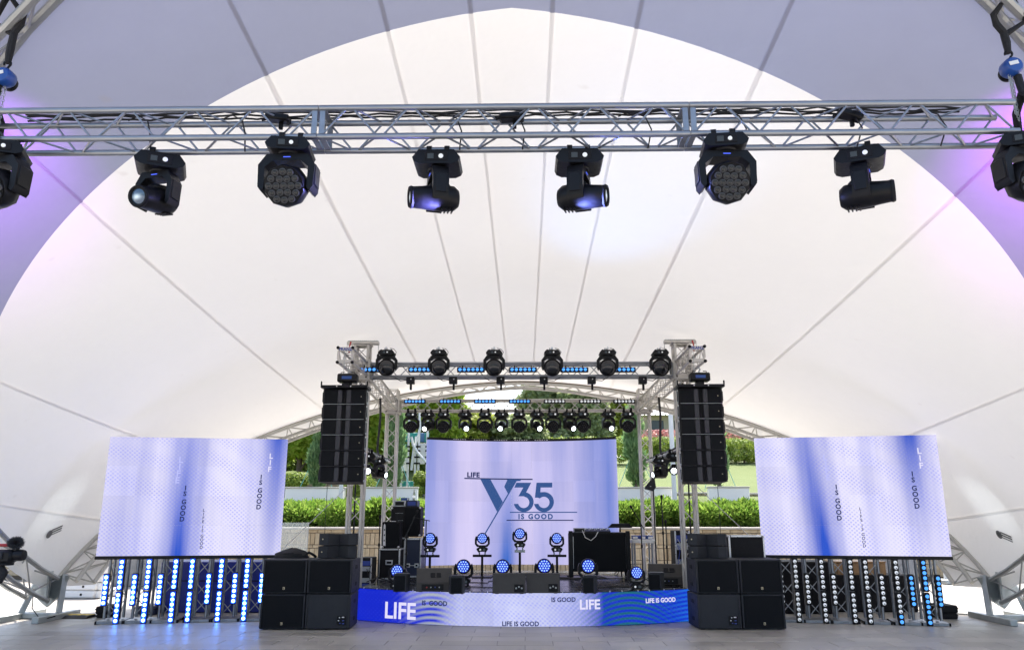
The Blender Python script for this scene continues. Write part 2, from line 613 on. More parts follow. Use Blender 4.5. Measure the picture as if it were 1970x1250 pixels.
for i in range(121):
    s = .02 + (PI - .04) * i / 120
    p = skin(s, 0)
    inn = -Vector((math.cos(s), .0, math.sin(s)))
    vs += [p + inn * .010 + Vector((0, -.035, 0)), p + inn * .03 + Vector((0, .035, 0))]
for i in range(120): fs.append((2 * i, 2 * i + 1, 2 * i + 3, 2 * i + 2))
part('edge_webbing', MB().add(vs, fs, IC), MAT['edge'], canopy)
for sg in (-1, 1):
    X = AX * sg
    def bx(c, d, ch=.008): return MB().box((X + sg * c[0], c[1] - FY, c[2]), d, ch)
    ft = part('foot_beam', bx((.30, 14.55, .05), (.12, 1.5, .10)), MAT['galv'], canopy)
    part('foot_beam', bx((-.40, 14.55, .05), (.12, 1.3, .10)), MAT['galv'], canopy)
    part('foot_beam', bx((-.05, 14.62, .052), (.58, .12, .09)), MAT['galv'], canopy)
    part('foot_post', MB().tube((X - sg * .38, 14.62 - FY, .09), (X - sg * .30, 14.80 - FY, .74), .062, 4), MAT['galv'], canopy, False)
    part('foot_post', MB().tube((X + sg * .30, 14.62 - FY, .09), (X + sg * .22, 14.80 - FY, .56), .062, 4), MAT['galv'], canopy, False)
    part('gusset_plate', MB().prism([(-.46, .72), (.42, .72), (.30, .40), (.02, .17), (-.20, .30)], -.02, .02, T(X, 14.86 - FY, 0) @ RZ(.25 * sg) @ XZ), MAT['galv'], canopy, False)
    part('gusset_plate', MB().prism([(-.30, .80), (.34, .80), (.16, .36), (0, .24), (-.16, .36)], -.015, .015, T(X - sg * .1, 14.70 - FY, 0) @ RZ(1.15 * sg) @ XZ), MAT['galv'], canopy, False)
    # small maker's label on the membrane, near the foot
    s0, v0 = (PI - .19 if sg < 0 else .19), .42
    q, qs, qv = skin(s0, v0), skin(s0 + .01 * -sg, v0), skin(s0, v0 + .01 * -sg)
    up, ac = (qs - q).normalized(), (qv - q).normalized()
    ac = (ac - up * ac.dot(up)).normalized()
    if ac.x < 0: ac = -ac
    if up.z < 0: up = -up
    nn = ac.cross(up).normalized()
    if nn.x * sg > 0: nn = -nn
    ML = Matrix((ac, up, ac.cross(up))).transposed().to_4x4()
    ML.translation = q + nn * .02 - Vector((0, FY, 0))
    pm = MB()
    for (x, y, w_, h_) in ((.18, .06, .26, .03), (.18, .015, .26, .03), (.18, -.03, .26, .02)): pm.box((x, y, 0), (w_, h_, .002))
    pm.lathe([(.075, -.001), (.075, .001), (.045, .001), (.045, -.001)], 18)
    obj('printed_label', pm.mesh('printed_label', MAT['print_grey'], False), canopy, ML)

# ------------------------------------------------------------------ behind the stage: retaining wall, terraces, lawn
def M_brick():
    t = NT('tan_stone_brick')
    oi = t.n('ShaderNodeObjectInfo')
    co = t.n('ShaderNodeNewGeometry').outputs['Position']
    c = t.mix(oi.outputs['Random'], (.33, .25, .15), (.47, .39, .26))
    st = t.math('MULTIPLY_ADD', t.noise(9, 5, co), .7); st.node.inputs[2].default_value = .65
    c = t.mix(1.0, c, st, 'MULTIPLY')
    t.link(c, t.b.inputs['Base Color'])
    t.b.inputs['Roughness'].default_value = .8
    t.bump(t.noise(50, 4, co), .4, .006)
    return t.m
MAT['brick'] = M_brick()
MAT['mortar'] = M_plain('dark_mortar', (.13, .105, .075), .9, 0, .2, 5)
MAT['cap'] = M_plain('pale_stone_cap', (.48, .45, .39), .7, 0, .15, 3)
MAT['render'] = M_plain('white_render', (.93, .90, .84), .8, 0, .06, 2)
MAT['soil'] = M_plain('dark_soil', (.07, .05, .035), .95, 0, .4, 3)
WY, WT = 23.5, 1.42
wall = thing('retaining_wall', 'tan brick retaining wall with a pale stone cap below the juniper hedge', 'wall', (0, WY, 0))
part('wall_core', MB().box((0, .24, WT / 2), (36, .44, WT)), MAT['mortar'], wall, False)
for k in range(-9, 9):
    obj('cap_stone', cached('cap', lambda: MB().box((0, .2, WT + .03), (1.994, .56, .06), .008).mesh('cap_stone', MAT['cap'])), wall, T(k * 2 + 1, 0, 0))
BW = .135
tall = MB().box((0, 0, 0), (BW - .012, .05, .315), .006).mesh('brick', MAT['brick'], False)
flat = MB().box((0, 0, 0), (.40 - .012, .05, .085), .006).mesh('brick', MAT['brick'], False)
rows = [(WT - .055, 'f'), (WT - .27, 't'), (WT - .485, 'f'), (WT - .70, 't'), (WT - .915, 'f')]
nb = 0
for z, kd in rows:
    w = .40 if kd == 'f' else BW
    n = int(7.6 / w)
    for k in range(-n, n + 1):
        obj('brick', flat if kd == 'f' else tall, wall, T(k * w + (.13 if kd == 'f' else 0) * (z > 1), random.uniform(-.006, .004), z))
rest = MB()
for z, kd in rows + [(WT - 1.13, 't'), (.16, 'f')]:
    w = .40 if kd == 'f' else BW
    lo = int(7.6 / w) + 1 if z > .45 else 0
    for k in range(-int(17.5 / w), int(17.5 / w) + 1):
        if abs(k) < lo: continue
        rest.box((k * w, random.uniform(-.006, .004), z), (w - .012, .05, .315 if kd == 't' else .085), .006)
part('brick_facing', rest, MAT['brick'], wall, False, kind='stuff')

def M_lawn():
    t = NT('lawn_grass')
    co = t.n('ShaderNodeNewGeometry').outputs['Position']
    a = t.noise(.8, 6, co)
    c = t.mix(a, (.085, .125, .030), (.135, .175, .048))
    sp = t.math('MULTIPLY_ADD', t.noise(40, 4, co), .6); sp.node.inputs[2].default_value = .7
    t.link(t.mix(1.0, c, sp, 'MULTIPLY'), t.b.inputs['Base Color'])
    t.b.inputs['Roughness'].default_value = .9
    t.bump(t.noise(30, 5, co), .8, .06)
    return t.m
MAT['lawn'] = M_lawn()
def hill(x, y):
    pr = [(23.95, WT - .08), (28.2, 1.62), (29.0, 2.3), (31.0, 2.75), (38.0, 4.2), (44.0, 5.0), (70.0, 6.2), (140, 9.0)]
    for (a, za), (b, zb) in zip(pr, pr[1:]):
        if y <= b: return za + (zb - za) * (y - a) / (b - a)
    return pr[-1][1]
vs, fs = [], []
ys = [23.95, 25, 26.5, 28.2, 29, 30, 31, 33, 35, 38, 41, 44, 50, 60, 70, 100, 140]
xs = [-80 + 4 * i for i in range(41)]
for y in ys:
    for x in xs:
        vs.append((x, y, hill(x, y) + (random.uniform(-.06, .06) if y > 29.5 else 0)))
for j in range(len(ys) - 1):
    for i in range(len(xs) - 1):
        q = j * len(xs) + i
        fs.append((q, q + 1, q + 1 + len(xs), q + len(xs)))
obj('lawn_slope', MB().add(vs, fs).mesh('lawn_slope', MAT['lawn']), kind='structure')
obj('planting_bed', MB().add([(-60, 23.9, WT - .03), (60, 23.9, WT - .03), (60, 28.3, 1.67), (-60, 28.3, 1.67)], [(0, 1, 2, 3)]).mesh('planting_bed', MAT['soil'], False), kind='structure')

def white_wall(px0, px1, top, Y, label):
    a, b = P(px0, top, Y=Y), P(px1, top, Y=Y)
    t = thing('terrace_wall', label, 'wall', ((a.x + b.x) / 2, Y, 0), group='white rendered terrace walls')
    w = b.x - a.x
    part('wall_face', MB().box((0, .15, a.z / 2 + .2), (w, .3, a.z - .4 - .06), .01), MAT['render'], t)
    part('coping', MB().box((0, .15, a.z - .03), (w + .05, .36, .06), .01), MAT['cap'], t)
white_wall(549, 662, 936, 29.2, 'white terrace wall left of the front tower, above the juniper hedge')
white_wall(694, 803, 936, 29.2, 'white terrace wall between the front and rear towers behind the amplifier stack')
white_wall(1150, 1292, 936, 29.2, 'white terrace wall beside the right edge of the centre video wall')
white_wall(1363, 1441, 935, 29.2, 'white terrace wall seen between the hanging speakers and the right screen')
def low_wall(px0, px1, top, Y, label):
    a, b = P(px0, top, Y=Y), P(px1, top, Y=Y)
    t = thing('low_brick_wall', label, 'wall', ((a.x + b.x) / 2, Y, 0), group='low brick walls on the slope')
    part('wall_core', MB().box((0, .2, a.z / 2 + .3), (b.x - a.x, .3, a.z - .6)), MAT['mortar'], t, False)
    n = int((b.x - a.x) / .16)
    for k in range(n):
        obj('brick', cached('lb', lambda: MB().box((0, 0, 0), (.148, .06, .40), .008).mesh('brick', MAT['brick'], False)), t, T(-(b.x - a.x) / 2 + .08 + k * .16, .03, a.z - .28))
    part('coping', MB().box((0, .16, a.z - .04), (b.x - a.x + .04, .4, .07), .01), MAT['cap'], t)
low_wall(580, 660, 912, 31.5, 'low tan brick wall behind the conifers at the left of the stage')
low_wall(1292, 1365, 946, 30.2, 'low tan brick wall in the gap between the white walls')
low_wall(1441, 1500, 947, 30.2, 'low tan brick wall beside the right screen')
low_wall(800, 840, 950, 30.2, 'low tan brick wall behind the left edge of the video wall')

# ------------------------------------------------------------------ plants
def leaf_mesh(name, pts, nrm, size, aspect, mat, jitter=.9, droop=0.0):
    n = len(pts)
    nrm = nrm + rng.normal(0, jitter, (n, 3))
    nrm /= np.linalg.norm(nrm, axis=1)[:, None] + 1e-9
    ref = rng.normal(0, 1, (n, 3)) + np.array([0, 0, droop])
    t = np.cross(nrm, ref); t /= np.linalg.norm(t, axis=1)[:, None] + 1e-9
    b = np.cross(nrm, t)
    sz = size * rng.uniform(.6, 1.3, n)[:, None]
    v = np.empty((n, 4, 3))
    v[:, 0] = pts - b * sz * aspect
    v[:, 1] = pts + t * sz * .5 - nrm * sz * .12
    v[:, 2] = pts + b * sz * aspect
    v[:, 3] = pts - t * sz * .5 - nrm * sz * .12
    me = bpy.data.meshes.new(name)
    me.vertices.add(n * 4); me.loops.add(n * 4); me.polygons.add(n)
    me.vertices.foreach_set('co', v.reshape(-1).astype(np.float32))
    me.loops.foreach_set('vertex_index', np.arange(n * 4, dtype=np.int32))
    me.polygons.foreach_set('loop_start', np.arange(0, n * 4, 4, dtype=np.int32))
    me.materials.append(mat)
    me.update(calc_edges=True)
    return me

def spray_mesh(name, pts, dirs, length, width, mat):
    """thin upright tufts, for junipers"""
    n = len(pts)
    d = dirs / (np.linalg.norm(dirs, axis=1)[:, None] + 1e-9)
    t = np.cross(d, rng.normal(0, 1, (n, 3))); t /= np.linalg.norm(t, axis=1)[:, None] + 1e-9
    L = length * rng.uniform(.5, 1.3, n)[:, None]
    W = width * rng.uniform(.6, 1.3, n)[:, None]
    v = np.empty((n, 4, 3))
    v[:, 0] = pts
    v[:, 1] = pts + d * L * .45 + t * W
    v[:, 2] = pts + d * L
    v[:, 3] = pts + d * L * .45 - t * W
    me = bpy.data.meshes.new(name)
    me.vertices.add(n * 4); me.loops.add(n * 4); me.polygons.add(n)
    me.vertices.foreach_set('co', v.reshape(-1).astype(np.float32))
    me.loops.foreach_set('vertex_index', np.arange(n * 4, dtype=np.int32))
    me.polygons.foreach_set('loop_start', np.arange(0, n * 4, 4, dtype=np.int32))
    me.materials.append(mat)
    me.update(calc_edges=True)
    return me

def blob_points(blobs, n, shell=.55):
    """points spread through ellipsoids, denser towards the skin"""
    vol = np.array([b[1][0] * b[1][1] * b[1][2] for b in blobs]) ** .75
    pick = rng.choice(len(blobs), n, p=vol / vol.sum())
    d = rng.normal(0, 1, (n, 3)); d /= np.linalg.norm(d, axis=1)[:, None]
    r = shell + (1 - shell) * rng.random(n) ** .6
    r *= rng.uniform(.86, 1.12, n)
    C = np.array([b[0] for b in blobs])[pick]
    A = np.array([b[1] for b in blobs])[pick]
    return C + d * A * r[:, None], d

MAT['juniper'] = M_leaf('juniper_green', (.10, .21, .025), (.27, .38, .07), .5)
MAT['hedge_leaf'] = M_leaf('bright_hedge_green', (.15, .24, .035), (.30, .37, .07), .42)
MAT['plane_leaf'] = M_leaf('plane_tree_green', (.24, .38, .03), (.50, .60, .10), .62)
MAT['cypress'] = M_leaf('grey_green_cypress', (.15, .28, .11), (.30, .43, .20), .5)
MAT['pine'] = M_leaf('dusty_pine_green', (.26, .33, .15), (.46, .51, .26), .55)
MAT['yellowgreen'] = M_leaf('yellow_green_leaf', (.26, .33, .05), (.46, .50, .09), .55)
MAT['understory'] = M_leaf('dark_understory_green', (.11, .18, .03), (.26, .34, .08), .5)
MAT['flower'] = M_leaf('pink_blossom', (.45, .16, .17), (.55, .28, .26), .3)
MAT['bark'] = M_plain('grey_brown_bark', (.11, .085, .06), .9, 0, .4, 5, .6)

def juniper_hedge(px0, px1, top, label, Y=25.4, n=42000):
    a, b = P(px0, top, Y=Y), P(px1, top, Y=Y)
    w, h = b.x - a.x, a.z - WT
    t = thing('juniper_hedge', label, 'hedge', ((a.x + b.x) / 2, Y, WT), group='spreading juniper hedge on the retaining wall')
    bl = []
    for k in range(int(w * 7)):
        bl.append(((random.uniform(-w / 2, w / 2), random.uniform(-.9, 1.1), h * random.uniform(.25, .55)), (random.uniform(.4, .7), .5, h * random.uniform(.35, .52))))
    pts, d = blob_points(bl, n, .5)
    d = d * 1.0 + np.array([0, -.25, .35]) + rng.normal(0, .45, d.shape)
    obj('foliage', spray_mesh('foliage', pts, d, .15, .030, MAT['juniper']), t, kind='stuff')
    for k in range(5):
        x = -w / 2 + w * (k + .5) / 5
        part('stem', MB().sweep([(x, .1, -.1), (x + .1, 0, h * .3), (x - .05, -.1, h * .6)], [.03, .025, .012], 6), MAT['bark'], t)
juniper_hedge(480, 690, 962, 'spreading green juniper hedge behind the left front tower')
juniper_hedge(690, 840, 962, 'spreading green juniper hedge behind the amplifier stack')
juniper_hedge(1170, 1310, 962, 'darker spreading juniper hedge between the right towers')
juniper_hedge(1310, 1490, 963, 'spreading juniper hedge left of the right screen')

def clipped(px0, px1, top, base, Y, label, mat='hedge_leaf', n=5000, leaf=.055, depth=None, name='clipped_shrub', cat='shrub', grp='clipped shrubs on the slope', boxy=False):
    a, b, c = P(px0, top, Y=Y), P(px1, top, Y=Y), P((px0 + px1) / 2, base, Y=Y)
    w, h = b.x - a.x, a.z - c.z
    dp = depth or w
    t = thing(name, label, cat, ((a.x + b.x) / 2, Y + dp / 2, c.z), group=grp)
    if boxy:
        bl = []
        m = max(2, int(w / .7))
        for k in range(m):
            for j in (0, 1):
                bl.append(((-w / 2 + w * (k + .5) / m, random.uniform(-.1, .1) * dp, h * (.3 + .42 * j)), (w / m * .72, dp * .5, h * .31)))
    else:
        bl = [((0, 0, h * .52), (w * .5, dp * .5, h * .48)), ((w * .12, -.1, h * .36), (w * .36, dp * .4, h * .36)), ((-w * .14, 0, h * .34), (w * .34, dp * .4, h * .34))]
    pts, d = blob_points(bl, n, .75)
    obj('foliage', leaf_mesh('foliage', pts, d + np.array([0, 0, .3]), leaf, .8, MAT[mat], .6), t, kind='stuff')
    part('stem', MB().tube((0, 0, -.1), (0, 0, h * .5), .05, 6), MAT['bark'], t)
clipped(535, 588, 906, 940, 29.9, 'round clipped shrub beside the left screen, above the white wall')
clipped(650, 718, 906, 962, 29.9, 'clipped shrub growing behind the left front tower')
clipped(796, 832, 905, 957, 29.9, 'square clipped shrub peeping out beside the left edge of the video wall', boxy=True, depth=1.0)
def columnar(px, top, base, Y, wpx, label, n=9000, mat='cypress', tip=True):
    a, c = P(px, top, Y=Y), P(px, base, Y=Y)
    h = a.z - c.z
    w = wpx / FPX * Y / 2
    t = thing('columnar_conifer', label, 'conifer', (c.x, Y, c.z), group='slim columnar conifers on the slope')
    bl = []
    for k in range(26):
        f = (k + .5) / 26
        ww = w * (1 - .55 * f ** 2) * (.55 + .45 * min(1, f * 4))
        g = random.uniform(0, 6.28)
        bl.append(((math.cos(g) * ww * .45, math.sin(g) * ww * .45, h * (.04 + .92 * f)), (ww * .75, ww * .75, h * .075)))
    pts, d = blob_points(bl, n, .5)
    d = d * .5 + np.array([0, 0, 1.1]) + rng.normal(0, .25, d.shape)
    obj('crown', spray_mesh('crown', pts, d, .26, .03, MAT[mat]), t)
    part('trunk', MB().sweep([(0, 0, -.2), (0, 0, h * .5), (0, 0, h * .9)], [.07, .045, .015], 7), MAT['bark'], t)
    for sx in (-1, 1):
        part('support_rod', MB().tube((sx * w * 2.0, -.2, -.1), (sx * .1, 0, h * .42), .012, 5), MAT['rod'], t)
MAT['rod'] = M_plain('turquoise_rod', (.16, .48, .42), .5, 0, .1, 5)
columnar(610, 775, 942, 30.0, 34, 'tall slim conifer at the left of the hanging speakers')
columnar(757, 770, 942, 30.0, 36, 'tall slim conifer behind the left rear tower')
columnar(1224, 775, 938, 30.6, 36, 'tall slim conifer left of the right rear tower')
columnar(1384, 760, 938, 30.6, 30, 'slim conifer hidden behind the right hanging speakers', n=6000)

def tree(px, top, base, Y, wpx, label, mat, leaf, n, name='leafy_tree', blobs=16, spread=.36, trunk=.14, lowest=.25, asp=.75):
    a, c = P(px, top, Y=Y), P(px, base, Y=Y)
    gz = hill(c.x, Y)
    h = a.z - gz
    w = wpx / FPX * Y / 2
    t = thing(name, label, 'tree', (c.x, Y, gz), group='trees behind the stage')
    bl = []
    lo = max((c.z - gz) / h, lowest)
    for k in range(blobs):
        f = lo + (1 - lo) * (k + .5) / blobs
        g = k * 2.4 + random.uniform(-.4, .4)
        q = math.sqrt(max(.05, 1 - ((f - lo) / (1 - lo) - .42) ** 2 * 2.2))
        rr = w * .62 * q * random.uniform(.4, 1.0)
        bl.append(((math.cos(g) * rr, math.sin(g) * rr * .7, h * f), (w * spread * random.uniform(.75, 1.2), w * spread * .9, h * (1 - lo) * .16 * random.uniform(.8, 1.3))))
    pts, d = blob_points(bl, n, .45)
    obj('crown', leaf_mesh('crown', pts, d * .5 + np.array([0, -.25, .75]), leaf, asp, MAT[mat], .55), t)
    part('trunk', MB().sweep([(0, 0, -.3), (.04, 0, h * .35), (-.05, 0, h * .7), (0, 0, h * .92)], [trunk, trunk * .75, trunk * .4, trunk * .12], 8), MAT['bark'], t)
    for k in range(0, blobs, 2):
        b = bl[k][0]
        part('limb', MB().sweep([(0, 0, max(.2, b[2] - h * .22)), (b[0] * .45, b[1] * .45, b[2] - h * .09), b], [trunk * .4, trunk * .28, trunk * .08], 6), MAT['bark'], t)
tree(575, 745, 892, 33.5, 210, 'broad plane tree with big bright leaves above the left screen', 'plane_leaf', .24, 22000, lowest=.30, blobs=26)
tree(700, 715, 900, 34.5, 220, 'big-leaved plane tree behind the left hanging speakers', 'plane_leaf', .24, 22000, lowest=.30, blobs=26)
tree(830, 735, 905, 36, 170, 'green leafy tree behind the left half of the rear truss', 'plane_leaf', .19, 18000, lowest=.25, blobs=24)
tree(905, 800, 905, 38, 170, 'low bushy tree just above the middle of the video wall', 'yellowgreen', .15, 13000, lowest=.10, blobs=22)
tree(1000, 806, 905, 38, 170, 'dusty bush above the centre of the video wall', 'pine', .15, 12000, lowest=.10, blobs=22)
tree(1058, 728, 880, 52, 170, 'tall dusty pine right of the bright gap of sky', 'pine', .20, 20000, 'pine_tree', 26, .34, .2, .12)
tree(1128, 752, 880, 50, 150, 'rounded grey-green pine behind the rear truss', 'pine', .20, 16000, 'pine_tree', 24, .34, .2, .12)
tree(1175, 757, 860, 56, 130, 'yellow-green tree beside the rounded pine', 'yellowgreen', .20, 12000, lowest=.15, blobs=20)
tree(1238, 752, 850, 64, 100, 'pale yellow-green tree in front of the grey building', 'yellowgreen', .24, 9000, lowest=.2)
tree(1440, 800, 870, 50, 100, 'dark rounded tree half hidden under the right end of the canopy arch', 'pine', .20, 9000, lowest=.12)
tree(480, 790, 905, 36, 170, 'shaded leafy tree behind the left screen', 'plane_leaf', .22, 12000, lowest=.2, blobs=22)
for k, (px, w, lab) in enumerate(((520, 110, 'dark leafy undergrowth beside the left screen'), (618, 120, 'dark leafy undergrowth below the broad plane tree'),
                                  (715, 120, 'dark leafy undergrowth behind the left side lights'), (800, 110, 'dark leafy undergrowth behind the climbing frame'))):
    clipped(px - w / 2, px + w / 2, 862, 925, 36.0, lab, 'understory', 9000, .16, 2.2, 'undergrowth_bush', 'bush', 'bushes under the trees')
def long_hedge(px0, px1, top, base, Y, label, n):
    clipped(px0, px1, top, base, Y, label, 'hedge_leaf', n, .07, 1.6, 'box_hedge', 'hedge', 'long clipped hedge along the top of the lawn', True)
long_hedge(1010, 1210, 838, 886, 38, 'long clipped hedge above the right half of the video wall', 12000)
long_hedge(1235, 1320, 838, 886, 38, 'clipped hedge between the right rear tower and the hanging speakers', 7000)
long_hedge(1375, 1500, 840, 886, 38, 'clipped hedge between the hanging speakers and the right screen', 9000)
for px0, px1, lab in ((1240, 1312, 'row of pink blossom below the grey building'), (1392, 1480, 'row of pink blossom under the right end of the arch')):
    clipped(px0, px1, 824, 842, 40.5, lab, 'flower', 600, .08, 1.0, 'flower_bed', 'flowers', 'pink flowers along the hedge', True)

# pale building and pergola far up the slope
MAT['slate'] = M_plain('pale_roof', (.50, .52, .54), .6, 0, .1, 1)
MAT['stone'] = M_plain('warm_building_stone', (.42, .36, .29), .8, 0, .2, 1)
MAT['win'] = M_plain('dark_window_glass', (.05, .06, .07), .15, 0, .1, 2)
a, b, c = P(1238, 800, Y=60), P(1400, 800, Y=60), P(1300, 842, Y=60)
bd = thing('park_building', 'pale low building with a sloping roof beyond the right rear tower', 'building', ((a.x + b.x) / 2, 60, c.z - 1))
w = b.x - a.x
h = a.z - c.z + 1
part('wall', MB().box((0, 2, h / 2), (w, 4, h)), MAT['stone'], bd, False)
rf = part('roof', MB().prism([(-.6, h), (4.6, h), (4.6, h + 1.9), (3.6, h + 1.9)], -w / 2 - .3, w / 2 + .3, YZ), MAT['slate'], bd, False)
for k in range(9):
    part('roof_rib', MB().tube((-w / 2 + w * k / 8, -.62, h + .03), (-w / 2 + w * k / 8, 3.6, h + 1.93), .05, 5), MAT['arch'], rf)
for k in range(3):
    part('window', MB().box((-w / 2 + .9 + k * 2.0, -.02, h * .72), (1.2, .1, .8), .02), MAT['win'], bd)

# turquoise climbing frame on the terrace
a = P(800, 936, Y=31.5)
cf = thing('climbing_frame', 'turquoise and white climbing frame on the terrace left of the video wall', 'climbing frame', (a.x, 31.5, hill(0, 31.5)))
MAT['teal'] = M_plain('turquoise_panel', (.012, .22, .20), .45, 0, .15, 2)
MAT['slateblue'] = M_plain('blue_panel', (.03, .11, .24), .45, 0, .15, 2)
z0 = hill(0, 31.5)
def cfz(py): return P(800, py, Y=31.5).z - z0
def cfx(px): return P(px, 880, Y=31.5).x - a.x
def panel(px0, px1, py0, py1, mat, d=0.0, nm='panel'):
    x0, x1, za, zb = cfx(px0), cfx(px1), cfz(py0), cfz(py1)
    part(nm, MB().box(((x0 + x1) / 2, d, (za + zb) / 2), (x1 - x0, .04, za - zb), .01), mat, cf)
panel(776, 806, 832, 850, MAT['teal']); panel(806, 815, 832, 850, MAT['slateblue'], .05); panel(815, 824, 832, 850, MAT['teal'], .1)
panel(772, 782, 854, 872, MAT['teal'], -.1); panel(770, 782, 876, 905, MAT['white'], .2); panel(806, 822, 852, 892, MAT['white'], .1, 'punched_panel')
panel(768, 798, 925, 937, MAT['teal'], .1)
for px in (774, 786, 800, 806, 822):
    part('pole', MB().tube((cfx(px), -.15, -.3), (cfx(px), -.15, cfz(792 if px != 800 else 840)), .045, 8), MAT['white'], cf)
    for py in (858, 866, 878, 890):
        part('pole_clamp', MB().tube((cfx(px), -.15, cfz(py)), (cfx(px), -.15, cfz(py + 3)), .075, 8), MAT['black'], cf)
part('slide_rail', MB().sweep([(cfx(793), -.4, cfz(842)), (cfx(797), -.4, cfz(858)), (cfx(806), -.4, cfz(872)), (cfx(822), -.4, cfz(890))], .05, 8), MAT['white'], cf)
part('slide_rail', MB().sweep([(cfx(812), -.3, cfz(812)), (cfx(806), -.3, cfz(838)), (cfx(798), -.3, cfz(862)), (cfx(794), -.3, cfz(905))], .05, 8), MAT['white'], cf)
# white lamp post between the white walls
a = P(655, 962, Y=28.8)
lp = thing('lamp_post', 'plain white post standing behind the left front tower', 'post', (a.x, 28.8, 1.6))
part('post', MB().tube((0, 0, 0), (0, 0, 2.2), .075, 12), MAT['white'], lp)
part('collar', MB().tube((0, 0, 2.2), (0, 0, 2.26), .09, 12), MAT['galv'], lp)
a = P(1297, 940, Y=28.8)
lp = thing('lamp_post', 'tall white post beside the left edge of the right hanging speakers', 'post', (a.x, 28.8, 1.6))
part('post', MB().tube((0, 0, 0), (0, 0, 4.6), .085, 12), MAT['white'], lp)
part('collar', MB().tube((0, 0, 4.6), (0, 0, 4.66), .10, 12), MAT['galv'], lp)

# ------------------------------------------------------------------ moving heads
def M_lens(nm, col, k):
    t = NT(nm)
    t.b.inputs['Base Color'].default_value = (.02, .03, .05, 1)
    t.b.inputs['Roughness'].default_value = .06
    t.b.inputs['Coat Weight'].default_value = 1.0
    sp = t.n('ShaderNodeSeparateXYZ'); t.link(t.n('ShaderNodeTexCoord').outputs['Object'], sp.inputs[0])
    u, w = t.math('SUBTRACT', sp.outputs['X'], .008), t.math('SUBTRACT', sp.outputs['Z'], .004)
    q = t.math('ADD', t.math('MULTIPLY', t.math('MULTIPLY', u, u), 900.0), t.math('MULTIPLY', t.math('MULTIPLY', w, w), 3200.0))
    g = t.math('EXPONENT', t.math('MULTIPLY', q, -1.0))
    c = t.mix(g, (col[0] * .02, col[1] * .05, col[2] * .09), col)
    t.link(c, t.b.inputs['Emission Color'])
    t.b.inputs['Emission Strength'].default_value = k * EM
    return t.m
MAT['lens_glint'] = M_lens('spot_lens_with_glint', (.72, .88, 1.0), 1.1)  # white-blue reflection imitated by an off-centre glow in the lens

def clamp_me():
    mb = MB()
    mb.box((0, 0, -.022), (.05, .03, .03), .004)
    prof = [(math.cos(g) * .034, math.sin(g) * .034) for g in [k * 2 * PI / 12 for k in range(12)]]
    inn = [(math.cos(g) * .026, math.sin(g) * .026) for g in [k * 2 * PI / 12 for k in range(12)]]
    for k in range(12):
        a, b = prof[k], prof[(k + 1) % 12]
        c, d = inn[(k + 1) % 12], inn[k]
        mb.prism([a, b, c, d], -.02, .02, T(0, 0, -.062) @ YZ)
    mb.box((0, .045, -.062), (.018, .04, .014), .003)
    mb.box((0, .072, -.062), (.044, .012, .012), .003)
    return mb
def head_profile(kind):
    if kind == 'spot':
        return [(.060, .205), (.078, .21), (.086, .195), (.092, .12), (.104, .03), (.108, -.06), (.100, -.13), (.070, -.165), (.03, -.17)]
    if kind == 'bee':
        return [(.135, .100), (.150, .105), (.158, .09), (.162, .02), (.150, -.05), (.11, -.10), (.05, -.12)]
    if kind == 'dome':
        return [(.150, .110), (.180, .115), (.188, .09), (.188, .0), (.165, -.08), (.11, -.13), (.04, -.14)]
    return [(.095, .075), (.108, .08), (.115, .06), (.118, 0), (.105, -.06), (.07, -.09), (.03, -.10)]
GEO = dict(spot=(.37, .28, .115, .165, .062, .345), bee=(.33, .27, .10, .215, .075, .34), dome=(.36, .28, .11, .235, .075, .36), wash=(.24, .20, .085, .155, .05, .27))
def head_parts(kind, n=24):
    bw, bd, bh, yw, yd, pz = GEO[kind]
    w = bw / 2
    def base():
        mb = MB()
        poly = [(-w * .74, 0), (w * .74, 0), (w, bh * .55), (w * .93, bh * .82), (w * .70, bh), (-w * .70, bh), (-w * .93, bh * .82), (-w, bh * .55)]
        mb.prism(poly, -bd / 2, bd / 2, XZ)
        mb.lathe([(yw * .5, bh), (yw * .46, bh + .012)], 16)
        for sx in (-1, 1):
            for sy in (-1, 1):
                mb.tube((sx * w * .6, sy * bd * .38, -.012), (sx * w * .6, sy * bd * .38, .004), .014, 8)
        return mb.mesh('base', MAT['black'])
    def yoke():
        a, b, zb, zt = yw, yw * .76, bh + .012, pz + (.035 if kind != 'wash' else .02)
        ch = .055 if kind != 'wash' else .035
        poly = [(-a * .96, zt), (-a, zb + ch * 1.6), (-a * .72, zb), (a * .72, zb), (a, zb + ch * 1.6), (a * .96, zt), (a * .86, zt + .03), (b * .98, zt + .01),
                (b, zb + ch * 1.9), (b * .62, zb + ch * .95), (-b * .62, zb + ch * .95), (-b, zb + ch * 1.9), (-b * .98, zt + .01), (-a * .86, zt + .03)]
        mb = MB().prism(poly, -yd, yd, XZ)
        for sx in (-1, 1):
            mb.box((sx * a * .985, 0, (zb + zt) / 2 + ch * .5), (.012, yd * 1.5, (zt - zb) * .62), .005)
        return mb.mesh('yoke', MAT['black'])
    def head():
        mb = MB().lathe(head_profile(kind), 10 if kind == 'bee' else n, FRONT, .96 if kind == 'spot' else 1.0)
        if kind == 'spot':
            for k in range(4):
                mb.box((0, .03 + k * .028, .102), (.10, .012, .012), .003)
            mb.box((0, .02, -.095), (.11, .16, .05), .02)
        mb.tube((-yw * .8, 0, 0), (yw * .8, 0, 0), .035, 10)
        return mb.mesh('head', MAT['black'])
    return (cached((kind, 'base'), base), cached((kind, 'yoke'), yoke), cached((kind, 'head'), head))

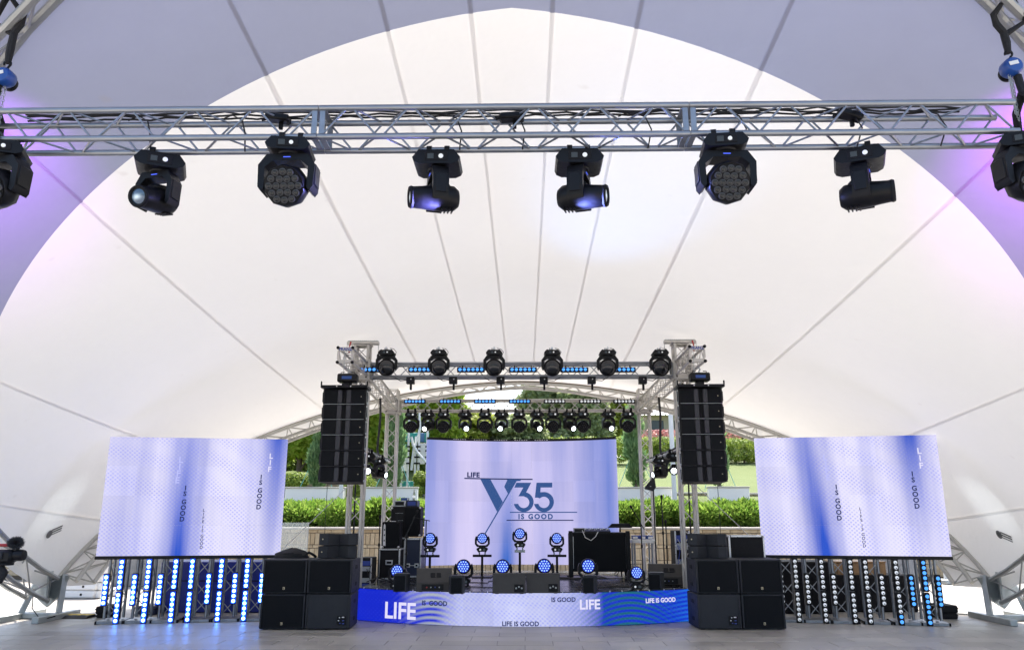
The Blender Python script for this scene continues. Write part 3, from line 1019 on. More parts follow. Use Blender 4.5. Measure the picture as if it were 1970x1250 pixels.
def hexlens(step, rings):
    out = [(0, 0)]
    for r in range(1, rings + 1):
        for k in range(6 * r):
            g = k / r
            i = int(g)
            f = g - i
            a = (math.cos(i * PI / 3), math.sin(i * PI / 3)); b = (math.cos((i + 1) * PI / 3), math.sin((i + 1) * PI / 3))
            x, y = a[0] + (b[0] - a[0]) * f, a[1] + (b[1] - a[1]) * f
            q = 1.0 if r == 1 else .5 + .5 / math.hypot(x, y)
            out.append((x * r * step * q, y * r * step * q))
    return out

def moving_head(kind, label, M, pan=0.0, tilt=0.0, lit=None, group=None, clamps=True, detail=True, scale=1.0, panel=True):
    """built standing on its base, facing -y; hung lamps are turned over by M"""
    bw, bd, bh, yw, yd, pz = GEO[kind]
    t = thing('moving_head_light', label, 'stage light', M=M @ S3(scale, scale, scale), group=group)
    base, yoke, head = head_parts(kind)
    b = obj('base', base, t)
    obj('yoke', yoke, t, RZ(pan))
    h = obj('head', head, t, RZ(pan) @ T(0, 0, pz) @ RX(-tilt))
    if clamps:
        for sx in (-1, 1):
            obj('clamp', cached('clamp', lambda: clamp_me().mesh('clamp', MAT['black'])), t, T(sx * .07, 0, 0))
    if panel:
        f = -bd / 2 - .002
        obj('control_panel', cached(('cp', kind), lambda: MB().box((0, 0, 0), (bw * .48, .006, bh * .62), .002).mesh('control_panel', MAT['black_matt'])), b, T(0, f, bh * .5))
        obj('display', cached('disp', lambda: MB().box((0, 0, 0), (.048, .004, .042), .001).mesh('display', MAT['screen_small'])), b, T(.042, f - .005, bh * .5))
        if kind in ('spot', 'wash'):
            obj('dial', cached('dial', lambda: MB().lathe([(.019, 0), (.017, .006)], 14, FRONT).mesh('dial', MAT['dial'])), b, T(-.038, f - .003, bh * .5))
        else:
            obj('dial', cached('dial2', lambda: MB().lathe([(.016, 0), (.014, .006)], 14, FRONT).mesh('dial', MAT['dial'])), b, T(-.028, f - .003, bh * .5))
        if detail:
            obj('logo_strip', cached('logo', lambda: MB().box((0, 0, 0), (.055, .003, .007), .001).mesh('logo_strip', MAT['lit_logo'])), t, RZ(pan) @ T(0, -yd - .002, bh + .04))
    if kind == 'spot':
        mt = MAT['lit_white'] if lit == 'white' else MAT['lens_glint']
        obj('lens', cached(('lens', mt.name), lambda: MB().lathe([(.062, .192), (.060, .204), (.042, .213), (.0, .217)], 20, FRONT).mesh('lens', mt)), h)
        obj('bezel', cached('bez', lambda: MB().lathe([(.084, .19), (.088, .206), (.080, .222), (.066, .216), (.063, .19)], 24, FRONT).mesh('bezel', MAT['black_matt'])), h)
    elif kind == 'dome':
        obj('lens', cached('dome', lambda: MB().lathe([(.168, .108), (.160, .135), (.135, .165), (.09, .188), (.045, .198), (.0, .200)], 28, FRONT).mesh('lens', MAT['lens_dark'])), h)
        obj('bezel', cached('domeb', lambda: MB().lathe([(.184, .09), (.190, .115), (.180, .128), (.168, .118)], 28, FRONT).mesh('bezel', MAT['black'])), h)
    else:
        big = kind == 'bee'
        fr = .134 if big else .094
        fz = .101 if big else .076
        fm = MAT['black_matt'] if lit is None else MAT['lit_face']
        obj('face_plate', cached((kind, 'face', fm.name), lambda: MB().lathe([(fr, fz), (fr, fz + .006), (0.0, fz + .006)], 24, FRONT).mesh('face_plate', fm)), h)
        lm = {None: MAT['lens_dark'], 'blue': MAT['lit_soft'], 'white': MAT['lit_white']}[lit]
        step, lr = (.0555, .0225) if big else (.039, .0120)
        if big and detail:
            rm = cached(('ring', lm.name), lambda: MB().lathe([(lr + .003, 0), (lr + .003, .012), (lr - .003, .014), (lr - .005, .008)], 14, FRONT).mesh('lens_ring', MAT['lens_ring2']))
            gm = cached(('glass', lm.name), lambda: MB().lathe([(lr - .004, .004), (lr - .008, .012), (0, .016)], 12, FRONT).mesh('lens', lm))
            for x, z in hexlens(step, 2):
                l = obj('lens', gm, h, T(x, -fz - .006, z))
                obj('lens_ring', rm, h, T(x, -fz - .006, z))
        else:
            def clus():
                mb = MB()
                for x, z in hexlens(step, 2):
                    mb.lathe([(lr, 0), (lr * .8, .006), (0, .009)], 10, T(x, -fz - .006, z) @ FRONT)
                return mb.mesh('lens_cluster', lm)
            obj('lens_cluster', cached((kind, 'clus', lm.name), clus), h)
    return t
MAT['lens_ring2'] = M_plain('dull_lens_ring', (.07, .072, .078), .35, .4, .1, 9)
HANG = RY(PI)

# ------------------------------------------------------------------ near lighting truss over the front
NY, NZ = 5.53, 4.69
pl, pr = P(-60, 257, Y=5.41), P(1952, 205, Y=5.41)
x0, x1 = pl.x, pr.x
j0, j1 = P(611, 257, Y=5.41).x, P(1328, 257, Y=5.41).x
lt = thing('lighting_truss', 'long square aluminium truss hung across the front, carrying large moving heads', 'truss', (0, NY, NZ))
for a, b in ((x0, j0 - .003), (j0 + .003, j1 - .003), (j1 + .003, x1)):
    truss(lt, (a, 0, 0), (b, 0, 0), .24, .0245, .0085, .245, MAT['alu'], plates=False)
for xj in (j0, j1):
    for s in (-1, 1):
        part('end_frame', MB().box((xj + s * .030, -.12, 0), (.045, .012, .20), .003), MAT['alu'], lt)
        part('end_frame', MB().box((xj + s * .030, .12, 0), (.045, .012, .20), .003), MAT['alu'], lt)
        part('end_frame', MB().box((xj + s * .030, 0, -.12), (.045, .20, .012), .003), MAT['alu'], lt)
        part('end_frame', MB().box((xj + s * .030, 0, .12), (.045, .20, .012), .003), MAT['alu'], lt)
# cable loom tied along the rear upper chord
def wiggle(pts, n, amp):
    out = []
    for i in range(n + 1):
        f = i / n * (len(pts) - 1)
        k = min(int(f), len(pts) - 2)
        p = Vector(pts[k]).lerp(Vector(pts[k + 1]), f - k)
        out.append(p + Vector((0, random.uniform(-amp, amp), random.uniform(-amp, amp))))
    return out
for k in range(3):
    mb = MB().sweep(wiggle([(x0 + .3, NY + .09 - .02 * k, NZ + .155 + .012 * k), (x1 - .3, NY + .09 - .02 * k, NZ + .155 + .012 * k)], 60, .012), .008, 6)
    tagged('power_cable', mb, MAT['rubber'], ['thick black cable lying along the rear upper tube of the near truss', 'second black cable in the loom along the near truss', 'topmost black cable in the loom along the near truss'][k], 'cable', 'cables along the near truss')
for n_, px in enumerate((290, 470, 880, 1000, 1240, 1420, 1640, 1800)):
    x = P(px, 240, Y=5.6).x
    mb = MB().sweep([(x - .2, NY + .10, NZ + .15), (x - .1, NY + .06, NZ + .17), (x, NY + .02, NZ + .10), (x + .04, NY + .0, NZ - .02), (x + .02, NY + .08, NZ - .14)], .006, 6)
    tagged('power_cable', mb, MAT['rubber'], 'loose black cable dropping through the near truss, %s from the left' % ORD[n_], 'cable', 'cable drops in the near truss')
for px, py, rr, lab in ((535, 228, .15, 'black power box tilted on the near truss beside the left joint'), (985, 226, -.05, 'black power box in the middle of the near truss'), (1635, 222, .3, 'black power box on the right part of the near truss')):
    p = P(px, py, Y=5.56)
    t = thing('power_box', lab, 'power box', p, group='black power boxes on the near truss')
    part('housing', MB().box((0, 0, 0), (.19, .10, .055), .012, RY(rr)), MAT['black'], t)
    part('plug', MB().tube((-.09, 0, .0), (-.13, 0, -.01), .014, 8), MAT['black_matt'], t)
    part('clamp_arm', MB().box((.02, .02, -.05), (.03, .03, .07), .004), MAT['black'], t)

def hung(px, py, Y, z=None):
    p = P(px, py, Y=Y)
    return T(p.x, p.y, p.z) @ HANG
spots = [(312, -.62, R(14), .06, 'black spotlight with a bright lens, first spotlight from the left on the near truss'),
         (843, -1.28, R(4), 0, 'black spotlight aimed to the left, hanging left of the centre of the near truss'),
         (1113, 1.28, R(4), 0, 'black spotlight aimed to the right, hanging right of the centre of the near truss'),
         (1652, 1.45, R(2), -.02, 'black spotlight aimed to the right, hanging on the right part of the near truss')]
for px, pan, tilt, dz, lab in spots:
    p = P(px, 300, Y=NY + .12)
    M = T(p.x, NY + .12, NZ - .12 - .062) @ HANG @ RZ({312: -.38, 1652: .38}.get(px, 0))
    # a hung lamp's own pan is mirrored
    moving_head('spot', lab, M, -pan, tilt, None, 'spotlights on the near truss', scale=1.0)
for px, lab, pan, rz in ((562, 'black many-lens moving head under the left joint of the near truss', .12, -.10), (1390, 'black many-lens moving head under the right joint of the near truss', -.12, .10),
                  (14, 'black many-lens moving head cut by the left edge of the picture', .5, -.35), (1960, 'black many-lens moving head cut by the right edge of the picture', -.5, .35)):
    p = P(px, 258, Y=NY - .12)
    moving_head('bee', lab, T(p.x, NY - .12, NZ - .12 - .062) @ HANG @ RZ(rz), pan, R(24), None, 'many-lens heads on the near truss')

# chain hoists and slings at both ends of the near truss
def hoist_end(sx):
    side = 'left' if sx < 0 else 'right'
    x = P(10 if sx < 0 else 1948, 150, Y=NY).x
    top = P(10 if sx < 0 else 1948, 62, Y=NY).z
    zt = NZ + .14
    hz = P(10, 150, Y=NY).z
    t = thing('chain_hoist', 'blue manual chain hoist at the %s end of the near truss' % side, 'hoist', (x, NY, hz), group='blue chain hoists')
    mb = MB().lathe([(.02, -.062), (.058, -.058), (.072, -.04), (.074, .0), (.072, .04), (.058, .058), (.02, .062)], 18, RX(PI / 2))
    part('body', mb, MAT['blueplastic'], t)
    part('drum', MB().lathe([(.060, -.018), (.064, 0), (.060, .018)], 18, T(sx * .01, .075, -.01) @ RX(PI / 2)), MAT['black'], t)
    part('name_plate', MB().box((-.01, -.064, .012), (.075, .004, .032), .002, RY(-.25)), MAT['label_white'], t)
    hk = [(math.cos(g) * .028, 0, .125 + math.sin(g) * .028) for g in [R(-60 + 26 * k) for k in range(11)]]
    part('hook', MB().sweep([(0, 0, .07)] + hk, .009, 8), MAT['black'], t)
    link = cached('link', lambda: MB().sweep([(.009 * math.cos(g), 0, .016 * math.sin(g)) for g in [k * 2 * PI / 10 for k in range(11)]], .0028, 5).mesh('chain_link', MAT['galv']))
    n = int((hz - .07 - zt) / .024) + 3
    for c, xo in enumerate((-.03, -.015, .004)):
        for k in range(n + c):
            obj('chain_link', link, t, T(xo, -.01 + .012 * c, -.075 - k * .024) @ RZ(PI / 2 * (k % 2) + c))
    s = thing('lifting_sling', 'black webbing sling looped over the arch above the %s chain hoist' % side, 'sling', (x, NY, hz), group='black slings of the near truss')
    part('strap', MB().sweep([(0, 0, .13), (0, 0, .22), (-.01 * sx, 0, top - hz)], [.022, .030, .028], 8), MAT['strap'], s)
    part('loop', MB().sweep([(-.0 * sx, 0, top - hz - .02), (-.07 * sx, -.02, top - hz + .06), (-.10 * sx, -.05, top - hz + .12), (.0, -.12, top - hz + .26), (.18 * sx, 0, top - hz + .10), (0, .02, top - hz - .02)], .027, 8), MAT['strap'], s)
    b = thing('lifting_sling', 'black webbing bundle tying the %s end of the near truss to its hoist' % side, 'sling', (x, NY, zt), group='black slings of the near truss')
    part('strap', MB().sweep([(.04 * sx, 0, hz - zt - .07), (.045 * sx, -.02, .12), (.07 * sx, -.13, .02), (.07 * sx, -.15, -.26), (.07 * sx, 0, -.30), (.07 * sx, .15, -.26), (.07 * sx, .13, .02), (.05 * sx, .0, .12)], .030, 8), MAT['strap'], b)
    part('bag', MB().sweep([(.10 * sx, -.02, .20), (.12 * sx, -.03, .05), (.12 * sx, -.03, -.18)], [.04, .075, .06], 10), MAT['strap'], b)
hoist_end(-1)
hoist_end(1)

# ------------------------------------------------------------------ video screens: emitted pictures
def screen_mat(name, ref, w, h, bands, light=(.80, .78, 1.0), blue=(.020, .085, .58), dots=26.0, moire=.5, gain=1.0, stripes=None, warp=1.0, cyan=None, yoff=0.0):
    """ref: the empty whose x and z axes span the picture; bands: (centre, half width, lean, strength, fade up) of blue"""
    t = NT(name)
    tc = t.n('ShaderNodeTexCoord'); tc.object = ref
    sp = t.n('ShaderNodeSeparateXYZ'); t.link(tc.outputs['Object'], sp.inputs[0])
    x = t.math('ADD', t.math('DIVIDE', sp.outputs['X'], w), .5)
    y = t.math('DIVIDE', t.math('SUBTRACT', sp.outputs['Z'], yoff), h)
    d = None
    for c, hw, lean, k, up in bands:
        u = t.math('DIVIDE', t.math('SUBTRACT', t.math('SUBTRACT', x, c), t.math('MULTIPLY', y, lean)), hw)
        g = t.math('EXPONENT', t.math('MULTIPLY', t.math('MULTIPLY', u, u), -1.0))
        f = t.math('MULTIPLY_ADD', y, up); f.node.inputs[2].default_value = k
        f = t.math('MAXIMUM', f, 0.0)
        g = t.math('MULTIPLY', g, f)
        d = g if d is None else t.math('ADD', d, g)
    cv = t.n('ShaderNodeCombineXYZ')
    t.link(t.math('MULTIPLY', x, 14.0), cv.inputs[0]); t.link(t.math('MULTIPLY', y, .55), cv.inputs[1])
    n1 = t.noise(1.0, 4, cv.outputs[0], .6)
    d = t.math('ADD', d, t.math('MULTIPLY', t.math('SUBTRACT', n1, .5), .55), True)
    col = t.mix(d, tuple(light), tuple(blue))
    if stripes:
        for (cx, cy, hw, freq, lo, hi, c2, k) in stripes:      # bowed interference stripes
            dx = t.math('SUBTRACT', x, cx)
            bow = t.math('ADD', y, t.math('MULTIPLY', t.math('MULTIPLY', dx, dx), cy))
            s = t.math('SINE', t.math('MULTIPLY', bow, freq))
            s = t.math('MULTIPLY_ADD', s, .5); s.node.inputs[2].default_value = .5
            u = t.math('DIVIDE', dx, hw)
            win = t.math('EXPONENT', t.math('MULTIPLY', t.math('MULTIPLY', u, u), -1.0))
            col = t.mix(t.math('MULTIPLY', t.math('MULTIPLY', s, win), k), col, tuple(c2))
    # pixel moire: two crossed waves whose pitch drifts over the picture
    yx = t.math('ADD', t.math('MULTIPLY', y, y), t.math('MULTIPLY', t.math('MULTIPLY', x, x), .8))
    ph = t.math('MULTIPLY', yx, 9.0 * warp)
    wx = t.math('SINE', t.math('ADD', t.math('MULTIPLY', x, dots * w), ph))
    wy = t.math('SINE', t.math('ADD', t.math('MULTIPLY', y, dots * 1.15 * h), t.math('MULTIPLY', x, 11.0 * warp)))
    mo = t.math('MULTIPLY', wx, wy)
    bg = t.math('SINE', t.math('MULTIPLY', t.math('ADD', yx, t.math('MULTIPLY', x, .35)), 17.0 * warp))
    mk = t.math('MULTIPLY_ADD', bg, moire * .38); mk.node.inputs[2].default_value = moire * .62
    mk = t.math('MULTIPLY', mk, t.math('SUBTRACT', 1.0, t.math('MULTIPLY', d, .75)))
    col = t.mix(t.math('MULTIPLY', t.math('MAXIMUM', mo, 0.0), mk), col, (.17, .20, 1.0))
    col = t.mix(t.math('MULTIPLY', t.math('MULTIPLY', t.math('MAXIMUM', t.math('MULTIPLY', mo, -1.0), 0.0), moire * .45), t.math('SUBTRACT', 1.0, d)), col, (.92, .80, .95)) if moire > .3 else col
    t.b.inputs['Base Color'].default_value = (.02, .02, .025, 1)
    t.b.inputs['Roughness'].default_value = .6
    t.b.inputs['Specular IOR Level'].default_value = .08
    t.link(col, t.b.inputs['Emission Color'])
    oi = t.n('ShaderNodeObjectInfo')                       # panels never match each other exactly
    es = t.math('MULTIPLY_ADD', oi.outputs['Random'], EM * gain * .07); es.node.inputs[2].default_value = EM * gain * .95
    t.link(es, t.b.inputs['Emission Strength'])
    return t.m
MAT['txt_navy'] = M_emit('navy_picture', (.010, .022, .11), 1.0)
MAT['txt_logo'] = M_emit('slate_blue_picture', (.028, .085, .27), 1.0)
MAT['txt_white'] = M_emit('white_picture', (.78, .75, .98), 1.0)
MAT['txt_pale'] = M_emit('pale_picture', (.50, .52, .95), 1.0)

def side_screen(sx):
    side = 'left' if sx < 0 else 'right'
    if sx < 0: a, b = P(183, 1072, Y=13.85), P(540, 1075, Y=14.40)
    else: a, b = P(1470, 1073, Y=14.40), P(1828, 1075, Y=13.85)
    c = (a + b) / 2
    rz = math.atan2(b.y - a.y, b.x - a.x)
    t = thing('led_screen', 'large tilted-in video screen with drifting vertical words, on the %s of the stage' % side, 'video screen', (c.x, c.y, a.z * .5 + b.z * .5), rz, 'side video screens')
    W, H = 3.06, 2.04
    bands = [(.45, .065, .01, .95, -.45), (.36, .07, .02, .42, -.1), (.54, .03, .0, .30, .0), (.95, .09, .0, .05, .85), (.78, .06, 0, .0, .25), (.08, .12, 0, .34, -.1), (.93, .04, 0, .30, -.2), (.20, .05, 0, .22, .0)] if sx < 0 else \
            [(.36, .065, -.06, .95, -.45), (.28, .07, -.04, .40, -.05), (.45, .03, -.05, .28, .0), (.87, .10, -.02, .12, .80), (.62, .05, 0, .1, .15), (.04, .06, 0, .25, .0)]
    mt = screen_mat('screen_picture_' + side, t, W, H, bands, dots=80.0, moire=.62, gain=1.02)
    pm = MB().box((0, 0, 0), (W / 6 - .0015, .06, H / 4 - .0015), .0).mesh('panel', mt, False)
    for i in range(6):
        for j in range(4):
            obj('panel', pm, t, T(-W / 2 + (i + .5) * W / 6, random.uniform(-.001, .001), .05 + (j + .5) * H / 4))
    part('bottom_rail', MB().box((0, .01, .0215), (W + .03, .10, .055), .006), MAT['black'], t)
    fr = MB()
    for z in (.35, 1.0, 1.7): fr.box((0, .07, z), (W - .1, .05, .05), .004)
    part('rear_frame', fr, MAT['alu'], t)
    def word(txt, px, py0, step, size, mat, bold=.025):
        """letters one under another, running down from the pixel of the first"""
        pos, kk = [], 0.0
        for ch in txt:
            pos.append(kk); kk += .42 if ch == ' ' else 1.0
        for k_, ch in enumerate(txt):
            if ch == ' ': continue
            k = pos[k_]
            u, v = px[0] + (px[1] - px[0]) * k / max(1, kk - 1), py0 + step * k
            A, B = P(u, v, Y=10), P(u, v, Y=20)
            n = Vector((math.sin(rz), -math.cos(rz), 0))
            f = (Vector((c.x, c.y, 0)) - A).dot(n) / (B - A).dot(n)
            q = A.lerp(B, f)
            lx = (q - Vector((c.x, c.y, 0))).dot(Vector((math.cos(rz), math.sin(rz), 0)))
            lettering(ch, size, mat, 'letter', t, T(lx, -.0345, q.z - t.location.z - size * .35) @ RX(PI / 2), bold, 1, 'CENTER')
    if sx < 0:
        word('LIFE', (349, 342), 884, 13, .15, MAT['txt_pale'], .03)
        word('IS GOOD', (358, 351), 938, 11.0, .112, MAT['txt_navy'], .035)
        word('LIFE IS GOOD', (393, 388), 981, 7.2, .07, MAT['txt_navy'], .02)
        word('LIF', (522, 519), 877, 12.5, .13, MAT['txt_white'], .03)
        word('IS GOOD', (503, 498), 917, 10.6, .112, MAT['txt_navy'], .035)
    else:
        word('LIFE', (1586, 1592), 880, 12.5, .14, MAT['txt_pale'], .03)
        word('IS GOOD', (1608, 1614), 936, 11.0, .112, MAT['txt_navy'], .035)
        word('LIFE IS GOOD', (1654, 1662), 978, 7.2, .07, MAT['txt_navy'], .02)
        word('LIF', (1767, 1771), 867, 14, .14, MAT['txt_white'], .03)
        word('IS GOOD', (1754, 1763), 911, 11.4, .116, MAT['txt_navy'], .035)
    return t, c, rz
scrL, cL, rzL = side_screen(-1)
scrR, cR, rzR = side_screen(1)

# ------------------------------------------------------------------ light bars: six lenses each
def bar_meshes(kind):
    lm = {'lit': MAT['lit_blue'], 'soft': MAT['lit_bar'], 'off': MAT['white_glow']}[kind]
    def hou():
        mb = MB().box((0, .02, 0), (.092, .08, .53), .008)
        for z in (-.2, .2): mb.box((0, .065, z), (.05, .02, .05), .004)
        return mb.mesh('housing', MAT['black'])
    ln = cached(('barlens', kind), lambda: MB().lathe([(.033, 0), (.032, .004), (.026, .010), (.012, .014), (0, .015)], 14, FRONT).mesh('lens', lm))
    rg = cached('barring', lambda: MB().lathe([(.038, -.002), (.038, .004), (.034, .006)], 14, FRONT).mesh('lens_ring', MAT['black_matt']))
    return cached('barhou', hou), ln, rg
MAT['lens_bloom'] = M_emit('painted_blue_bloom', (.003, .060, 1.0), 1.4)  # glowing strip added to imitate the blue bloom around lit lenses
MAT['lens_core'] = M_plain('lens_reflector', (.30, .31, .33), .25, .6, .2, 30)
def light_bar(label, M, kind, group, name='led_light_bar', lens_kinds=None):
    t = thing(name, label, 'light bar', M=M, group=group)
    hou, ln, rg = bar_meshes(kind)
    h = obj('housing', hou, t)
    if kind == 'lit':
        obj('bloom_strip', cached('barbloom', lambda: MB().box((0, -.0205, 0), (.084, .003, .50), .001).mesh('bloom_strip', MAT['lens_bloom'])), t)
    for k in range(6):
        kk = lens_kinds[k] if lens_kinds else kind
        l = obj('lens', bar_meshes(kk)[1], t, T(0, -.021, .206 - k * .0825))
        obj('bezel', rg, l, T(0, 0, 0))
        if kk == 'off':
            obj('lens_core', cached('core', lambda: MB().lathe([(.012, .0145), (.010, .0165), (0, .0165)], 10, FRONT).mesh('lens_core', MAT['lens_core'])), l, T(.004, 0, -.010))
    return t

# towers that carry the screens, with the light bars clamped to them
LT = [(200, 'S', 227, 'D'), (255, 'S', 280, 'D'), (305, 'S', 332, 'D'), (364, 'D', 398, 'S'), (421, 'D', 449, 'S'), (471, 'D', 501, 'S')]
RT = [(1506, 'S', 1535, 'D'), (1556, 'S', 1586, 'D'), (1607, 'S', 1642, 'D'), (1671, 'D', 1700, 'S'), (1730, 'D', 1757, 'S'), (1784, 'D', 1809, 'S')]
for sx, rows_, c, rz in ((-1, LT, cL, rzL), (1, RT, cR, rzR)):
    side = 'left' if sx < 0 else 'right'
    Rm = RZ(rz)
    for i, (pa, ka, pb, kb) in enumerate(rows_):
        yy = 1195
        def on_plane(px, py=1160):
            A, B = P(px, py, Y=10), P(px, py, Y=20)
            n = Vector((math.sin(rz), -math.cos(rz), 0))
            o = Vector((c.x, c.y, 0)) + n * .02
            q = A.lerp(B, (o - A).dot(n) / (B - A).dot(n))
            return q
        qa, qb = on_plane(pa), on_plane(pb)
        mid = (qa + qb) / 2
        wid = (qb - qa).length
        base = Vector((mid.x, mid.y, 0)) + Vector((-math.sin(rz), math.cos(rz), 0)) * .24
        order = i if sx < 0 else 5 - i
        t = thing('truss_tower', '%s short truss tower from the outer edge under the %s screen' % (ORD[order], side), 'truss tower', base, rz, 'truss towers under the side screens')
        truss(t, (0, .0, .07), (0, .0, 2.95), .24, .024, .008, .32, MAT['alu'], plates=False, zig=i)
        part('base_plate', MB().box((0, 0, .042), (.42, .42, .012), .002), MAT['alu'], t)
        for sy in (-.21, .21):
            ra = part('base_rail', MB().box((0, sy, .025), (.40, .055, .048), .004), MAT['alu'], t)
            for se in (-1, 1):
                part('end_cap', MB().box((se * .215, sy, .025), (.03, .057, .05), .004), MAT['black'], ra)
            if sy < 0: lettering('FRANZ', .03, MAT['print_grey'], 'print', ra, T(-.05, sy - .0285, .014) @ RX(PI / 2), .02)
        for q, kd, es in ((qa, ka, -1), (qb, kb, 1)):
            def barM(z): return Matrix.Translation(Vector((q.x, q.y, z)) - Vector((-math.sin(rz), math.cos(rz), 0)) * .02) @ Rm
            if sx < 0: kind, lk = 'lit', None
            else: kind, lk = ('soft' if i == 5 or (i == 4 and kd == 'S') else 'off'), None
            state = {'lit': 'blue-lit', 'soft': 'pale blue-lit', 'off': 'white-lensed'}[kind]
            who = '%s tower from the %s edge' % (ORD[order], side)
            if kd == 'D':
                light_bar('%s light bar, upper of two on the %s' % (state, who), barM(.805), kind, 'light bars under the side screens')
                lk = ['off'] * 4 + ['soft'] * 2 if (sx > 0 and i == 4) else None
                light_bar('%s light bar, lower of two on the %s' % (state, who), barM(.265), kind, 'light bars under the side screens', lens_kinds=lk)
            else:
                light_bar('%s light bar, single one on the %s' % (state, who), barM(.555), kind, 'light bars under the side screens')
            for z in ((.62, .95, .12, .42) if kd == 'D' else (.40, .70)):
                p = Vector((q.x, q.y, z)) + Vector((-math.sin(rz), math.cos(rz), 0)) * .08
                pp = part('bar_clamp', MB().box((0, 0, 0), (.06, .10, .035), .006), MAT['blueplastic'] if sx > 0 else MAT['black'], t)
                pp.matrix_local = (T(base.x, base.y, 0) @ Rm).inverted() @ Matrix.Translation(p) @ Rm

# ------------------------------------------------------------------ black crates and drapes behind the bars
MAT['blue_spill'] = M_plain('case_with_blue_spill', (.008, .022, .24), .45, 0, .2, 5)  # dark case; the blue spill of the light bars is put into its colour
def crate(px0, px1, py0, py1, Y, label, mat='black_matt', nm='equipment_crate', h0=0.0, depth=.6):
    a, b = P(px0, py1, Y=Y), P(px1, py0, Y=Y)
    t = thing(nm, label, 'crate', ((a.x + b.x) / 2, Y + depth / 2, max(a.z, h0)), group='crates standing behind the light bars')
    w, h = b.x - a.x, b.z - max(a.z, h0)
    part('body', MB().box((0, 0, h / 2), (w, depth, h), .02), MAT[mat], t)
    part('lid_seam', MB().box((0, 0, h * .62), (w + .006, depth + .006, .02), .002), MAT['black'], t)
    for s in (-1, 1): part('handle', MB().box((s * (w / 2 + .025), 0, h * .75), (.05, .12, .02), .004), MAT['black'], t)
    return t
crate(182, 206, 1166, 1181, 14.7, 'upper of two black cases beside the outermost left tower', depth=.5)
crate(182, 206, 1181, 1196, 14.7, 'lower of two black cases beside the outermost left tower', depth=.5)
crate(1812, 1843, 1164, 1179, 14.8, 'upper of two black cases beside the outermost right tower', depth=.5)
crate(1812, 1843, 1179, 1194, 14.8, 'lower of two black cases beside the outermost right tower', depth=.5)
crate(300, 505, 1080, 1185, 15.6, 'tall dark case, tinted with blue spill, behind the blue-lit light bars', 'blue_spill', depth=.8)
crate(1512, 1600, 1080, 1185, 15.6, 'tall black case behind the unlit bars nearest the subwoofers', depth=.8)
crate(1600, 1760, 1106, 1188, 15.9, 'wide black case behind the middle of the unlit light bars', depth=.8)
crate(262, 300, 1165, 1190, 15.2, 'small dark case on the floor behind the second left tower', 'navy', depth=.5)
a = P(1640, 1095, Y=16.5)
wb = thing('wooden_box', 'light wooden box on top of the wide black case behind the right bars', 'box', (a.x, 16.3, P(1640, 1106, Y=15.9).z))
part('body', MB().box((0, 0, .10), (.95, .5, .24), .01), MAT['wood'], wb)
part('lid', MB().box((0, 0, .235), (.97, .52, .03), .006), MAT['wood'], wb)
MAT['greypanel'] = M_plain('grey_panel', (.26, .27, .29), .6, 0, .1, 3)
a = P(1725, 1090, Y=17.5)
gp = thing('grey_board', 'plain grey board standing behind the right light bars', 'board', (a.x, 17.5, 0))
part('board', MB().box((0, 0, .62), (.8, .04, 1.2), .01), MAT['greypanel'], gp)
part('foot', MB().box((0, 0, .02), (.9, .3, .04), .01), MAT['greypanel'], gp)

# ------------------------------------------------------------------ subwoofers
def sub_box(label, M, back=False, w=.775, h=.535, d=.70):
    t = thing('subwoofer', label, 'subwoofer', M=M, group='stacked subwoofers')
    c = part('cabinet', MB().box((0, d / 2, h / 2), (w, d, h - .004), .012), MAT['cab'], t)
    if back:
        pl = part('connector_plate', MB().box((w * .31, -.004, .13), (.15, .01, .14), .004), MAT['black'], t)
        for i, (x, z, ww) in enumerate(((-.03, .045, .03), (.025, .05, .06), (-.045, .0, .03), (.03, .0, .045), (-.02, -.04, .03), (.03, -.045, .05))):
            part('connector', MB().box((w * .31 + x, -.012, .13 + z), (ww * .7, .008, .016), .003), MAT['label_white' if i < 3 else 'print_blue'], pl)
    else:
        part('grille', MB().box((0, -.004, h / 2), (w - .075, .02, h - .05), .006), MAT['grille'], t)
        bz = part('badge', MB().box((0, -.019, .085), (.034, .008, .042), .003), MAT['gold'], t)
        part('badge_mark', MB().box((-.005, -.0245, .085), (.008, .003, .026), .0).box((.003, -.0245, .0755), (.010, .003, .007), .0), MAT['black'], bz)
    for s in (-1, 1):
        for z in (.13, .40):
            part('handle', MB().box((s * w / 2, d * .5, z), (.012, .16, .06), .005), MAT['black_matt'], t)
        part('edge_rail', MB().box((s * (w / 2 - .018), -.005, h / 2), (.03, .02, h - .02), .006), MAT['cab'], t)
    for sx_ in (-1, 1):
        part('foot', MB().box((sx_ * w * .38, .1, -.004), (.08, .06, .012), .003), MAT['rubber'], t)
    return t
def sub_stack(px_a, px_b, rz, side):
    a, b = P(px_a, 1211, Z=0), P(px_b, 1211, Z=0)
    d = (b - a).normalized()
    rz = math.atan2(d.y, d.x)
    w = (b - a).length / 2
    for i in (0, 1):
        for j in (0, 1):
            q = a + d * (w * (i + .5))
            back = j == 0 and ((side == 'left' and i == 1) or (side == 'right' and i == 0))
            lab = '%s %s subwoofer of the stack at the %s of the stage' % (('lower', 'upper')[j], ('outer' if (i == 0) == (side == 'left') else 'inner'), side)
            if back: lab += ', turned rear side out'
            sub_box(lab, T(q.x, q.y, .012 + j * .54) @ RZ(rz + (.02 if back else 0)), back, w - .012)
    return a, b, d, rz
sl = sub_stack(497, 673, 0, 'left')
sr = sub_stack(1344, 1514, 0, 'right')
SUBTOP = .012 + .54 + .537

